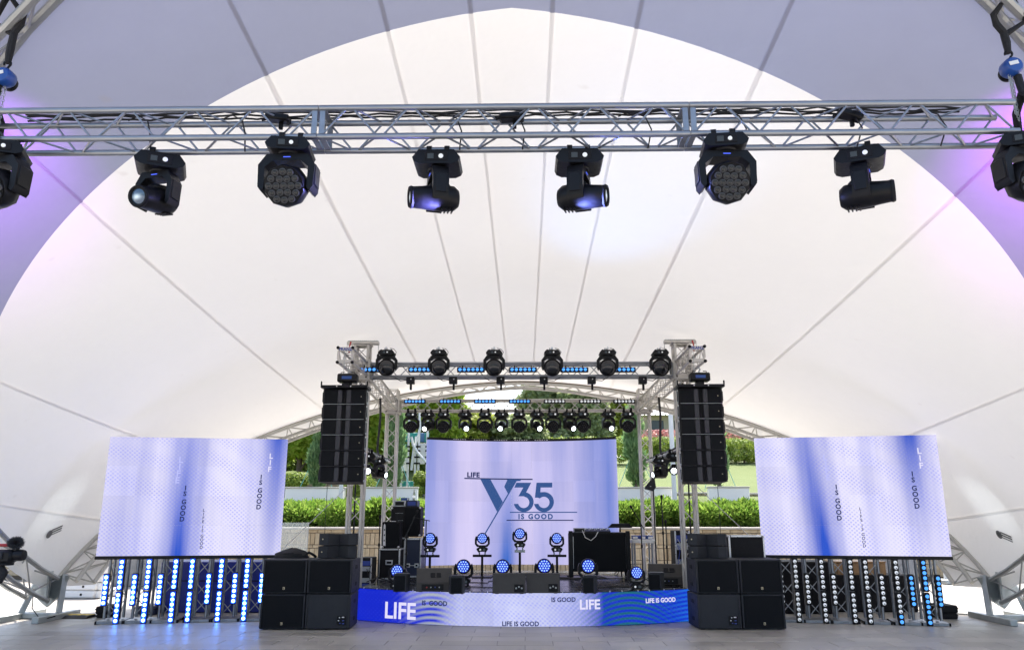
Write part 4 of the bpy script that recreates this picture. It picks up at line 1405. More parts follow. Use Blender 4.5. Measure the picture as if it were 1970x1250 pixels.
def wedge_top(px, label, rz):
    """two-box fill speaker with a dished front"""
    p = P(px, 1076, Y=13.65)
    t = thing('fill_speaker', label, 'speaker', (p.x, 13.62, SUBTOP), rz, 'fill speakers on the subwoofers')
    for j in (0, 1):
        poly = [(-.325, -.02), (-.30, -.05), (-.17, -.045), (0, .10), (.17, -.045), (.30, -.05), (.325, -.02), (.235, .40), (-.235, .40)]
        c = part('cabinet', MB().prism(poly, .005 + j * .20, .195 + j * .20), MAT['cab'], t)
        c.matrix_local = RX(0 if j == 0 else R(-3)) @ T(0, .0 if j == 0 else .03, 0 if j == 0 else .004)
        part('badge', MB().lathe([(.012, 0), (.010, .004)], 10, T(-.26, -.055, .10 + .003) @ FRONT), MAT['gold'], c).location.z = j * .2
        for s in (-1, 1):
            part('side_recess', MB().box((s * .285, .17, .10 + j * .20), (.02, .10, .09), .004, RZ(0)), MAT['black_matt'], c)
    part('base_shim', MB().box((0, .15, .002), (.4, .3, .006), .0), MAT['rubber'], t)
wedge_top(650, 'pair of small black speakers stacked on the left subwoofers', R(6))
wedge_top(1362, 'pair of small black speakers stacked on the right subwoofers', R(-6))
p = P(563, 1074, Y=13.8)
bag = thing('folded_bag', 'crumpled black bag lying on the left subwoofers', 'bag', (p.x, 13.8, SUBTOP))
def lump(w, d, h, seed):
    random.seed(seed)
    mb = MB(); n, m = 14, 6
    vs, fs = [], []
    for j in range(m + 1):
        f = j / m
        for k in range(n):
            g = 2 * PI * k / n
            q = (1 - f ** 2.4) * .5 + .06
            q *= 1 + .13 * math.sin(3 * g + j + seed) + random.uniform(-.05, .05)
            vs.append((math.cos(g) * w * q, math.sin(g) * d * q, h * f ** .8 * (1 + .12 * math.sin(2 * g + seed))))
    for j in range(m):
        for k in range(n):
            a, b = j * n + k, j * n + (k + 1) % n
            fs.append((a, b, b + n, a + n))
    fs.append(tuple(m * n + k for k in range(n)))
    return mb.add(vs, fs)
part('bag_body', lump(.52, .34, .15, 3), MAT['strap'], bag)
part('strap', MB().sweep([(.2, -.05, .03), (.30, -.1, .09), (.36, -.05, .05), (.40, .0, .01)], .022, 8), MAT['strap'], bag)
random.seed(11)

def road_case(name, label, loc, w, d, h, mat='black_matt', rz=0.0, latch=True, handle=False, group='flight cases'):
    t = thing(name, label, 'flight case', loc, rz, group)
    b = part('body', MB().box((0, 0, h / 2), (w - .012, d - .012, h - .012), .003), MAT[mat], t)
    for sx in (-1, 1):
        for sy in (-1, 1):
            part('edge_trim', MB().box((sx * (w / 2 - .014), sy * (d / 2 - .014), h / 2), (.03, .03, h - .05), .004), MAT['silver'], t)
            for z in (.02, h - .02):
                part('corner_cap', MB().box((sx * (w / 2 - .016), sy * (d / 2 - .016), z), (.046, .046, .046), .016), MAT['silver'], t)
    for z in (.014, h - .014):
        for sy in (-1, 1): part('edge_trim', MB().box((0, sy * (d / 2 - .014), z), (w - .09, .03, .03), .004), MAT['silver'], t)
        for sx in (-1, 1): part('edge_trim', MB().box((sx * (w / 2 - .014), 0, z), (.03, d - .09, .03), .004), MAT['silver'], t)
    if latch:
        part('lid_line', MB().box((0, -d / 2 + .004, h * .30), (w - .06, .012, .014), .002), MAT['silver'], t)
        for sx in (-.25, .25):
            l = part('latch', MB().box((sx * w, -d / 2 - .002, h * .30), (.09, .012, .085), .006), MAT['silver'], t)
            part('latch_cup', MB().box((sx * w, -d / 2 - .010, h * .30), (.045, .006, .04), .004), MAT['black'], l)
    if handle:
        hp = part('handle_plate', MB().box((0, -d / 2 - .003, h * .55), (.15, .010, .10), .012), MAT['silver'], t)
        part('handle_grip', MB().box((0, -d / 2 - .010, h * .55), (.10, .012, .045), .012), MAT['black'], hp)
    return t
p = P(1432, 1075, Y=14.35)
road_case('flight_case', 'black flight case with silver edges behind the right subwoofers', (p.x, 14.35, .62), .62, .45, SUBTOP + .30 - .62 + .06, latch=True)
p2 = road_case('flight_case', 'black flight case hidden under the silver-edged case behind the right subwoofers', (p.x, 14.38, .0), .64, .47, .62)

# ------------------------------------------------------------------ stage platform with its curved video front
DZ = .53
import bisect
SFY = {0: P(1005, 1207, Z=0).y}
XH = 2.96
YC, YE = 13.62, 14.48                     # front edge: centre and ends
RAD = (XH ** 2 + (YE - YC) ** 2) / (2 * (YE - YC))
def arc(x): return YC + RAD - math.sqrt(RAD ** 2 - x * x)
stage = thing('stage_platform', 'low stage platform with a glossy black deck and a bowed front', 'stage', (0, 16.5, 0))
front = [(x, arc(x) + .075 - 16.5) for x in [-XH + 2 * XH * i / 24 for i in range(25)]]
part('deck', MB().prism(front + [(XH, 19.4 - 16.5), (-XH, 19.4 - 16.5)], DZ - .06, DZ), None or M_plain('glossy_black_vinyl', (.012, .012, .015), .24, 0, .3, 2, 0, .6), stage, False)
part('skirt', MB().prism([(x * .97, y + .10) for x, y in front] + [(XH * .97, 2.8), (-XH * .97, 2.8)], 0, DZ - .06), MAT['black_matt'], stage, False)
sh = random.Random(4)
for k in range(9):
    x, y = sh.uniform(-2.7, 2.7), sh.uniform(14.6, 18.0)
    pts = [(x + sh.uniform(-.25, .25) + .18 * i * sh.choice((-1, 1)), y - 16.5 + .12 * i * sh.uniform(-1, 1), DZ + .010) for i in range(7)]
    tagged('stage_cable', MB().add(MB().sweep(pts, .008, 6).v, MB().sweep(pts, .008, 6).f, T(0, 16.5, 0)), MAT['rubber'], '%s black cable snaking over the glossy stage deck' % ORD[k], 'cable', 'cables on the stage deck')

bn = thing('led_banner', 'low curved video strip along the stage front with bright slogans', 'video screen', (0, 0, .012))
W12 = 2 * XH
angs = []
half = math.asin(XH / RAD)
NP = 12
bm_mat = screen_mat('banner_picture', bn, W12, .52, [(.04, .19, 0, 1.3, 0), (.90, .22, 0, 1.3, 0), (.40, .10, 0, .10, 0), (.76, .07, 0, .45, 0), (.22, .05, .04, .75, -.45)], light=(.62, .66, .94), blue=(.003, .018, .62), dots=80.0, moire=.5, gain=1.0,
                    stripes=[(.795, 32.0, .12, 40.0, 0, 1, (.008, .16, .10), .9), (.235, 38.0, .065, 36.0, 0, 1, (.60, .66, .34), .6), (1.02, 9.0, .09, 46.0, 0, 1, (.03, .32, .85), .6)])
for i in range(NP):
    a0, a1 = -half + 2 * half * i / NP, -half + 2 * half * (i + 1) / NP
    q0 = Vector((RAD * math.sin(a0), YC + RAD - RAD * math.cos(a0), 0)); q1 = Vector((RAD * math.sin(a1), YC + RAD - RAD * math.cos(a1), 0))
    c = (q0 + q1) / 2
    d = q1 - q0
    w = d.length
    pm = cached('bannerpanel', lambda: MB().box((0, .03, .26), (w - .001, .06, .52), .0).mesh('panel', bm_mat, False))
    pa = obj('panel', pm, bn, Matrix.Translation(c) @ RZ(math.atan2(d.y, d.x)))
    for s in (-.15, .15):
        part('top_pin', MB().box((s, .03, .532), (.018, .02, .024), .003), MAT['silver'] if i % 2 else MAT['label_white'], pa)
    part('panel_rail', MB().box((0, .05, .528), (w - .004, .05, .012), .002), MAT['black'], pa)
def banner_word(txt, px, py, size, mat, bold=.04, space=1.0):
    """bend the word round the strip: letter by letter along the arc"""
    me = lettering(txt, size, mat, 'lettering', None, None, bold, space)
    # find arc position by view line
    best = min(range(400), key=lambda k: abs(px_of(-half + 2 * half * k / 399, py) - px))
    a0 = -half + 2 * half * best / 399
    p = Vector((RAD * math.sin(a0), YC + RAD - RAD * math.cos(a0), 0))
    z = P(px, py, Y=p.y).z - .012
    for v in me.vertices:
        a = a0 + v.co.x / RAD
        rr = RAD + .006
        # panels are flat: stay just in front of the chords
        v.co = Vector((rr * math.sin(a), YC + RAD - rr * math.cos(a), z + v.co.y))
    obj('lettering', me, bn)
def px_of(a, py):
    p = Vector((RAD * math.sin(a), YC + RAD - RAD * math.cos(a), .25))
    d = p - CAM
    f = Vector((-math.sin(YAW) * math.cos(PITCH), math.cos(YAW) * math.cos(PITCH), math.sin(PITCH)))
    r = Vector((math.cos(YAW), math.sin(YAW), 0))
    return 985 + FPX * d.dot(r) / d.dot(f)
banner_word('LIFE', 739, 1187, .37, MAT['txt_white'], .022, 1.0)
banner_word('IS  GOOD', 811, 1163, .105, MAT['txt_navy'], .035)
banner_word('LIFE IS GOOD', 965, 1203, .10, MAT['txt_navy'], .03, 1.0)
banner_word('IS GOOD', 1061, 1157, .10, MAT['txt_navy'], .03, 1.0)
banner_word('LIFE', 1115, 1171, .21, MAT['txt_white'], .028, 1.0)
banner_word('LIFE IS GOOD', 1242, 1159, .10, MAT['txt_white'], .035, 1.0)

# ------------------------------------------------------------------ concave video wall at the back
WX0, WX1 = P(820, 950, Y=18.35).x, P(1187, 950, Y=18.35).x
WW = WX1 - WX0
WXC = (WX0 + WX1) / 2
WZ0, WZ1 = P(1003, 1088, Y=18.35).z, P(820, 845, Y=18.35).z
WH = WZ1 - WZ0
SAG = .55
WR = (WW ** 2 / 4 + SAG ** 2) / (2 * SAG)
def wall_y(x): return 18.35 + math.sqrt(max(0, WR ** 2 - x * x)) - (WR - SAG)
vw = thing('video_wall', 'tall concave video wall at the back of the stage showing the dark slogan logo', 'video screen', (WXC, 0, WZ0))
vmat = screen_mat('wall_picture', vw, WW, WH, [(.425, .055, .03, .95, -.85), (.33, .06, .02, .30, .1), (.60, .10, 0, -.1, .3), (.70, .05, 0, .05, .30), (.87, .12, 0, .45, .05), (.01, .07, 0, .55, .1), (.97, .06, 0, .40, .1), (.12, .05, 0, .25, .1), (.62, .08, 0, .30, -.4)],
                  light=(.70, .64, .94), blue=(.03, .14, .60), dots=150.0, moire=.08, gain=.98, warp=.3)
for i in range(9):
    xa, xb = -WW / 2 + WW * i / 9, -WW / 2 + WW * (i + 1) / 9
    A, B = Vector((xa, wall_y(xa), 0)), Vector((xb, wall_y(xb), 0))
    d = B - A
    for j in range(6):
        pm = MB().box((0, .035, WH / 12), (d.length - .0015, .07, WH / 6 - .0015), .0).mesh('panel', vmat, False) if j == 0 else pm
        obj('panel', pm, vw, Matrix.Translation((A + B) / 2 + Vector((0, 0, WH / 6 * j))) @ RZ(math.atan2(d.y, d.x)))
    top = part('top_beam', MB().box((0, .03, WH + .03), (d.length + .004, .09, .055), .004), MAT['black'], vw)
    top.matrix_local = Matrix.Translation((A + B) / 2) @ RZ(math.atan2(d.y, d.x))
    if i % 1 == 0 and i not in (0,):
        e = part('eye_bolt', MB().sweep([(.03 * math.cos(g), 0, WH + .085 + .03 * math.sin(g)) for g in [k * 2 * PI / 10 for k in range(11)]], .007, 5), MAT['black'], vw)
        e.matrix_local = Matrix.Translation(A) @ T(0, .03, 0)
    if i in (1, 2, 3, 4, 5):
        for q in range(6):
            part('printed_mark', MB().box((-.15 + .055 * q, -.017, WH + .03), (.03, .002, .016), .0), MAT['label_white'], top)
def wl(px, py):
    """wall-local flat position of a photo pixel"""
    q = P(px, py, Y=18.62)
    return q.x - WXC, q.z - WZ0
def crop8(x, y): return wl(880 + x / 6.579, 900 + y / 6.579)
def wall_shape(name, poly, mat=MAT['txt_logo'], off=.012):
    """flat shape pressed on the curved wall: strips follow the curve"""
    n = len(poly)
    me = bpy.data.meshes.new(name)
    me.from_pydata([(x, 0, z) for x, z in poly], [], [tuple(range(n))])
    import bmesh
    bm = bmesh.new(); bm.from_mesh(me)
    xs_ = [p[0] for p in poly]
    x = math.floor(min(xs_) / .12) * .12
    while x < max(xs_):
        bmesh.ops.bisect_plane(bm, geom=bm.verts[:] + bm.edges[:] + bm.faces[:], plane_co=(x, 0, 0), plane_no=(1, 0, 0))
        x += .12
    for v in bm.verts: v.co.y = flat_y(v.co.x) - off
    bmesh.ops.recalc_face_normals(bm, faces=bm.faces)
    bm.to_mesh(me); bm.free()
    me.materials.append(mat)
    obj(name, me, vw)
def flat_y(x):
    f = (x + WW / 2) / WW * 9
    i = max(0, min(8, int(math.floor(f))))
    xa, xb = -WW / 2 + WW * i / 9, -WW / 2 + WW * (i + 1) / 9
    return wall_y(xa) + (wall_y(xb) - wall_y(xa)) * (x - xa) / (xb - xa)
def stroke(a, b, w):
    (x0, y0), (x1, y1) = a, b
    L = math.hypot(x1 - x0, y1 - y0)
    nx, ny = -(y1 - y0) / L * w / 2, (x1 - x0) / L * w / 2
    return [crop8(x0 + nx, y0 + ny), crop8(x1 + nx, y1 + ny), crop8(x1 - nx, y1 - ny), crop8(x0 - nx, y0 - ny)]
wall_shape('logo_bar', stroke((85, 127), (953, 135), 16), MAT['txt_navy'])
wall_shape('logo_stroke', [crop8(*q) for q in ((285, 134), (412, 134), (570, 425), (498, 552))], MAT['txt_logo'], .013)
wall_shape('logo_stroke', [crop8(*q) for q in ((632, 134), (800, 136), (800, 155), (748, 158), (640, 330), (630, 305), (588, 230))], MAT['txt_logo'], .013)
wall_shape('logo_stroke', stroke((740, 155), (345, 830), 16), MAT['txt_logo'], .014)
def digit_arc(cx, cy, ro, ri, a0, a1, n=26):
    o = [(cx + ro * math.cos(a0 + (a1 - a0) * k / n), cy + ro * math.sin(a0 + (a1 - a0) * k / n)) for k in range(n + 1)]
    i = [(cx + ri * math.cos(a1 - (a1 - a0) * k / n), cy + ri * math.sin(a1 - (a1 - a0) * k / n)) for k in range(n + 1)]
    return o + i
three = [(745, 178), (935, 178), (870, 302)] + [(838 + 128 * math.cos(g), 425 + 128 * math.sin(g)) for g in [R(-72 + k * (72 + 170) / 24) for k in range(25)]]
three += [(712, 450), (768, 448)] + [(838 + 72 * math.cos(g), 430 + 72 * math.sin(g)) for g in [R(165 - k * (165 + 80) / 22) for k in range(23)]]
three += [(838, 352), (770, 352), (832, 240), (718, 240)]
wall_shape('logo_digit', [crop8(*q) for q in three], MAT['txt_logo'], .013)
five = [(1003, 178), (1204, 178), (1204, 240), (1056, 240), (1052, 300)] + [(1097 + 128 * math.cos(g), 425 + 128 * math.sin(g)) for g in [R(-100 + k * (100 + 170) / 26) for k in range(27)]]
five += [(970, 450), (1026, 448)] + [(1097 + 72 * math.cos(g), 430 + 72 * math.sin(g)) for g in [R(165 - k * (165 + 135) / 24) for k in range(25)]]
five += [(1020, 370), (982, 370)]
wall_shape('logo_digit', [crop8(*q) for q in five], MAT['txt_logo'], .0135)
wall_shape('logo_bar', stroke((662, 557), (1518, 557), 13), MAT['txt_logo'], .014)
wall_shape('logo_bar', stroke((618, 659), (1472, 659), 13), MAT['txt_navy'], .014)
def wall_word(txt, x, y, size, mat, bold, space):
    me = lettering(txt, size, mat, 'lettering', None, None, bold, space)
    lx, lz = crop8(x, y)
    for v in me.vertices: v.co = Vector((lx + v.co.x, flat_y(lx + v.co.x) - .014, lz + v.co.y))
    obj('lettering', me, vw)
wall_word('LIFE', 118, 110, .155, MAT['txt_navy'], .05, 1.12)
wall_word('IS GOOD', 768, 642, .16, MAT['txt_logo'], .045, 1.32)

# ------------------------------------------------------------------ roof rig: four towers, front and rear trusses, side trusses
TXL, TXR = P(690, 850, Y=14.8).x, P(1318, 850, Y=14.8).x
BXL, BXR = P(753, 850, Y=19.0).x, P(1241, 850, Y=19.0).x
TX, TC = (TXR - TXL) / 2, (TXR + TXL) / 2
FT = P(1000, 711, Y=14.70).z             # axis of the front truss
RTZ = P(1000, 779, Y=18.88).z            # axis of the rear truss
def tower(x, y, top, label, mat, zig=0):
    t = thing('rig_tower', label, 'truss tower', (x, y, 0), 0, 'roof towers')
    truss(t, (0, 0, .06), (0, 0, top), .25, .026, .009, .30, mat, plates=True, zig=zig)
    part('base_plate', MB().box((0, 0, .03), (.6, .6, .03), .004), MAT['galv'], t)
    return t
def sleeve(t, z, mat):
    for sy in (-1, 1):
        part('sleeve_plate', MB().box((0, sy * .17, z), (.36, .012, .34), .004), mat, t)
        part('sleeve_plate', MB().box((sy * .17, 0, z), (.012, .32, .34), .004), mat, t)
    for a_ in (-1, 1):
        for b_ in (-1, 1):
            for c_ in (-1, 1):
                part('bolt', MB().lathe([(.016, 0), (.016, .016), (.0, .02)], 8, T(a_ * .13, -.176, z + c_ * .13) @ FRONT), MAT['black'], t) if b_ > 0 else None
towers = {}
for nm, x, y, top, lab, mt in (('fl', TXL, 14.8, FT + .50, 'front roof tower beside the left hanging speakers', MAT['alu_old']), ('fr', TXR, 14.8, FT + .50, 'front roof tower beside the right hanging speakers', MAT['alu_old']),
                               ('bl', BXL, 19.0, RTZ + .40, 'slim rear roof tower behind the amplifier stack', MAT['alu_old']), ('br', BXR, 19.0, RTZ + .40, 'slim rear roof tower behind the keyboard table', MAT['alu_old'])):
    towers[nm] = tower(x, y, top, lab, mt, len(towers))
for nm, z in (('fl', FT), ('fr', FT), ('bl', RTZ), ('br', RTZ)):
    t = towers[nm]
    for s in (-1, 1):
        for zz in (-.15, .15):
            part('sleeve_bar', MB().box((0, s * .165, z + zz), (.36, .02, .10), .004), MAT['alu_old'], t)
            part('sleeve_bar', MB().box((s * .165, 0, z + zz), (.02, .31, .10), .004), MAT['alu_old'], t)
        for q in (-1, 1):
            part('sleeve_post', MB().box((s * .165, q * .165, z), (.05, .05, .40), .006), MAT['alu_old'], t)
            for zz in (-.15, .15): part('bolt', MB().lathe([(.014, 0), (.014, .012), (0, .015)], 8, T(s * .12, q * .176, z + zz) @ (FRONT if q < 0 else RX(-PI / 2))), MAT['black'], t)
    if nm in ('fl', 'fr'):
        zt = z + .50
        part('head_beam', MB().box((0, 0, zt + .05), (.62, .10, .06), .008).box((0, 0, zt + .02), (.34, .34, .03), .004), MAT['alu_old'], t)
        for s in (-1, 1):
            part('pulley', MB().lathe([(.045, -.02), (.036, 0), (.045, .02)], 14, T(s * .27, 0, zt + .06) @ RX(PI / 2)), MAT['galv'], t)
        part('roller_chain', MB().sweep([(-.28 + .02 * k, 0, zt + .095 + .006 * (k % 2)) for k in range(29)], .010, 5), MAT['galv'], t)
        o = 1 if nm == 'fl' else -1
        part('fall_chain', MB().tube((o * .30, 0, zt + .06), (o * .30, 0, zt - .16), .006, 6), MAT['galv'], t)
        part('load_hook', MB().box((o * .30, 0, zt - .21), (.045, .04, .10), .012), MAT['black'], t)
        part('shackle', MB().sweep([(o * .30 + .03 * math.cos(g), 0, zt - .30 + .03 * math.sin(g)) for g in [k * 2 * PI / 10 for k in range(11)]], .008, 6), MAT['galv'], t)
        part('red_chain', MB().sweep([(-o * .20, -.19, zt + .04), (-o * .22, -.20, zt - .06), (-o * .19, -.20, zt - .10), (-o * .23, -.2, zt - .18)], [.018, .012, .020, .014], 6), MAT['red'], t)
        part('fall_chain', MB().tube((-o * .31, 0, zt + .05), (-o * .31, -.1, zt - .35), .005, 6), MAT['galv'], t)

def rig_truss(name, label, p, q, mat, w=.25, zig=0, step=.28, side=None):
    p, q = Vector(p), Vector(q)
    t = thing(name, label, 'truss', p, 0, 'roof trusses')
    truss(t, (0, 0, 0), q - p, w, .025, .009, step, mat, zig=zig)
    return t
rig_truss('roof_truss', 'front roof truss with dark domed lights along it', (TXL + .18, 14.8, FT), (TXR - .18, 14.8, FT), MAT['alu'])
rig_truss('roof_truss', 'rear roof truss above the video wall with small light bars', (BXL + .18, 19.0, RTZ), (BXR - .18, 19.0, RTZ), MAT['alu_old'])
rig_truss('roof_truss', 'side roof truss running back from the left front tower', (TXL, 14.98, FT), (BXL, 18.82, RTZ), MAT['alu_old'])
rig_truss('roof_truss', 'side roof truss running back from the right front tower', (TXR, 14.98, FT), (BXR, 18.82, RTZ), MAT['alu_old'])

# outriggers that carry the hanging speakers
def outrigger(x, side):
    t = thing('outrigger_truss', 'short truss arm reaching forward over the %s hanging speakers' % side, 'truss', (x, 14.62, FT + .02), 0, 'outrigger arms')
    truss(t, (0, 0, 0), (0, -1.25, 0), .25, .026, .009, .25, MAT['alu_old'], plates=False)
    o = 1 if side == 'left' else -1
    ef = MB().box((0, -1.262, .105), (.26, .02, .075), .004).box((0, -1.262, -.115), (.26, .02, .065), .004)
    ef.box((-.12, -1.262, 0), (.045, .02, .15), .004).box((.12, -1.262, 0), (.045, .02, .15), .004)
    fr = part('end_frame', ef, MAT['alu_old'], t)
    for sx in (-1, 1):
        for sz in (-1, 1):
            part('end_plug', MB().lathe([(.030, 0), (.028, .02), (0, .024)], 12, T(sx * .13, -1.27, sz * .13) @ FRONT), MAT['black'], fr)
    lettering('FRANZ', .075, MAT['print_blue'], 'print', fr, T(-.115, -1.2745, .08) @ RX(PI / 2), .03)
    return t
AXL, AXR = P(660, 800, Y=13.45).x, P(1350, 800, Y=13.45).x
outrigger(TXL, 'left'); outrigger(TXR, 'right')

def line_array(x, side, top):
    t = thing('line_array', 'hanging column of six black loudspeakers at the %s front corner' % side, 'loudspeaker', (x, 13.25, top), 0, 'hanging speaker columns')
    fm = part('hanging_frame', MB().box((0, .10, .03), (.80, .40, .05), .008).box((0, .1, .075), (.12, .22, .05), .01), MAT['black'], t)
    o = -1 if side == 'left' else 1
    for s in (-1, 1):
        part('frame_lug', MB().box((s * .395, -.06, .08), (.02, .05, .09), .008), MAT['black'], fm)
        part('frame_bolt', MB().lathe([(.012, 0), (.010, .006)], 8, T(s * .12, -.102, .03) @ FRONT), MAT['label_white'], fm)
    z, ang = -.004, 0.0
    y = 0.0
    H = .262
    for k in range(6):
        ang += R((.3, .6, 1.0, 1.4, 1.8, 2.2)[k])
        M = T(0, y, z) @ RX(-ang * .5)
        poly = [(-.375, .03), (-.345, 0), (-.115, .0), (-.04, .05), (.04, .05), (.115, 0), (.345, 0), (.375, .03), (.30, .45), (-.30, .45)]
        m = part('speaker_module', MB().prism(poly, -H + .010, 0), MAT['black_matt'], t)
        m.matrix_local = M
        for s in (-1, 1):
            part('grille', MB().box((s * .235, -.005, -H / 2 + .003), (.225, .012, H - .03), .004), MAT['grille'], m)
            part('fin', MB().box((s * .078, .008, -H / 2 + .003), (.085, .05, H - .022), .010, RZ(s * -.5) if False else None), MAT['strip'], m)
            part('side_plate', MB().box((s * .372, .10, -H / 2), (.014, .14, H - .03), .004), MAT['galv'] if s == -o else MAT['black'], m)
            part('rigging_pin', MB().box((s * .382, .05, -H / 2), (.018, .03, .17), .004), MAT['black'], m)
        part('badge', MB().lathe([(.009, 0), (.008, .004)], 10, T(.29, -.012, -.13) @ FRONT), MAT['gold'], m)
        part('gap_light_strip', MB().box((0, .005, -H + .006), (.69, .012, .007), .001), MAT['galv'] if k < 3 else MAT['strip'], m)  # pale upper strips imitate background light showing through the gaps
        z -= H * math.cos(ang * .5)
        y += H * math.sin(ang) * .5
    hs = thing('electric_hoist', 'black electric chain hoist with a blue stripe above the %s hanging speakers' % side, 'hoist', (x + .02, 13.35, top + .10), 0, 'electric hoists')
    part('body', MB().box((0, 0, .10), (.34, .20, .15), .02), MAT['black'], hs)
    part('stripe', MB().box((.0, -.104, .10), (.17, .004, .05), .001), MAT['blueplastic'], hs)
    part('hook_block', MB().box((0, 0, .0), (.14, .10, .09), .015), MAT['black'], hs)
    part('lifting_hook', MB().sweep([(.0, 0, .16), (.0, 0, .21), (.02, 0, .24), (.0, 0, .28), (-.02, 0, .25)], .013, 8), MAT['galv'], hs)
    part('chain', MB().tube((-.08, 0, .17), (-.08, 0, .55), .006, 6), MAT['galv'], hs)
    for s in (-1, 1): part('handle', MB().sweep([(s * .12, -.03, .17), (s * .12, -.03, .20), (s * .06, -.03, .205)], .008, 6), MAT['black'], hs)
ATOP = P(660, 748, Y=13.25).z
line_array(P(661, 800, Y=13.25).x, 'left', ATOP)
line_array(P(1350, 800, Y=13.25).x, 'right', ATOP)

# ------------------------------------------------------------------ lamps on the roof rig
FXS = [745, 845, 951, 1062, 1168, 1269]
for k, px in enumerate(FXS):
    p = P(px, 670, Y=14.45)
    t = moving_head('dome', 'black domed moving head, %s from the left on the front roof truss' % ORD[k], T(p.x, 14.45, p.z - .05) @ HANG, (-.12, -.06, 0, 0, .06, .12)[k], R(16), None, 'domed lights on the front roof truss', clamps=False, detail=False, scale=.86)
    part('hanging_pipe', MB().tube((.0, -.12, -.045), (.0, .38, -.045), .026, 10), MAT['silver'], t)
    part('clamp', MB().box((.05, 0, -.03), (.03, .05, .07), .006), MAT['galv'], t)
    part('safety_cable', MB().sweep([(-.06, .0, -.06), (-.14, .02, -.05), (-.20, .03, .02), (-.17, .02, .10)], .007, 6), MAT['rubber'], t)
def hbar(px, py, Y, label, grp, kind='soft'):
    p = P(px, py, Y=Y)
    t = light_bar(label, T(p.x, Y, p.z) @ RY(PI / 2) @ RX(0), kind, grp)
    part('hanger', MB().box((-.045, .03, -.16), (.09, .02, .02), .003).box((-.045, .03, .16), (.09, .02, .02), .003), MAT['black'], t)
for k, px in enumerate((716, 812, 906, 1006, 1105, 1196)):
    hbar(px, 711, 14.62, 'blue-lit light bar, %s from the left inside the front roof truss' % ORD[k], 'light bars in the front roof truss')
for k, px in enumerate((798, 866, 933, 1000, 1067, 1135, 1201)):
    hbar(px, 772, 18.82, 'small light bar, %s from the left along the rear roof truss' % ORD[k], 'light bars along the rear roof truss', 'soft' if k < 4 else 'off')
for k, px in enumerate((790, 872, 963, 1046, 1138, 1236)):
    p = P(px, 727, Y=14.68)
    t = thing('pin_spot', 'small black box lamp, %s from the left under the front roof truss' % ORD[k], 'lamp', (p.x, 14.68, p.z), 0, 'box lamps under the front roof truss')
    part('housing', MB().box((0, 0, -.05), (.155, .12, .13), .008), MAT['black'], t)
    part('arm', MB().box((.01, 0, -.17), (.04, .05, .12), .006), MAT['black_matt'], t)
    part('clamp', MB().box((0, .02, .03), (.05, .06, .05), .008), MAT['black'], t)
    part('screw', MB().lathe([(.012, 0), (.008, .006)], 8, T(.015, -.06, -.03) @ FRONT), MAT['label_white'], t)
    part('lead', MB().sweep([(-.08 if k < 3 else .08, 0, -.04), (-.2 if k < 3 else .2, .02, -.05), (-.36 if k < 3 else .36, .05, .05)], .008, 6), MAT['rubber'], t)
REAR = [(792, 'wash', None), (824, 'spot', 'white'), (854, 'wash', None), (895, 'spot', 'white'), (933, 'wash', 'white2'), (965, 'spot', 'white'), (999, 'wash', None), (1033, 'spot', 'white'),
        (1064, 'wash', None), (1096, 'spot', 'white'), (1121, 'wash', None), (1170, 'spot', 'white'), (1207, 'wash', None)]
for k, (px, kd, lit) in enumerate(REAR):
    p = P(px, 795, Y=18.87)
    pan = {824: .35, 895: -.25, 965: .15, 1033: -.35, 1096: -.45, 1170: -.3}.get(px, 0)
    lab = ('moving head with glowing lens, %s lamp from the left on rear truss' if lit == 'white' else 'black many-lens wash lamp, %s lamp from the left on the rear truss') % ORD[k]
    moving_head('spot' if kd == 'spot' else 'wash', lab, T(p.x, 18.87, RTZ - .125 - .062) @ HANG, pan, R(22) if kd == 'spot' else R(10), 'white' if lit == 'white' else None, 'lamps hung along the rear roof truss', scale=.96 if kd == 'spot' else 1.25, detail=False)
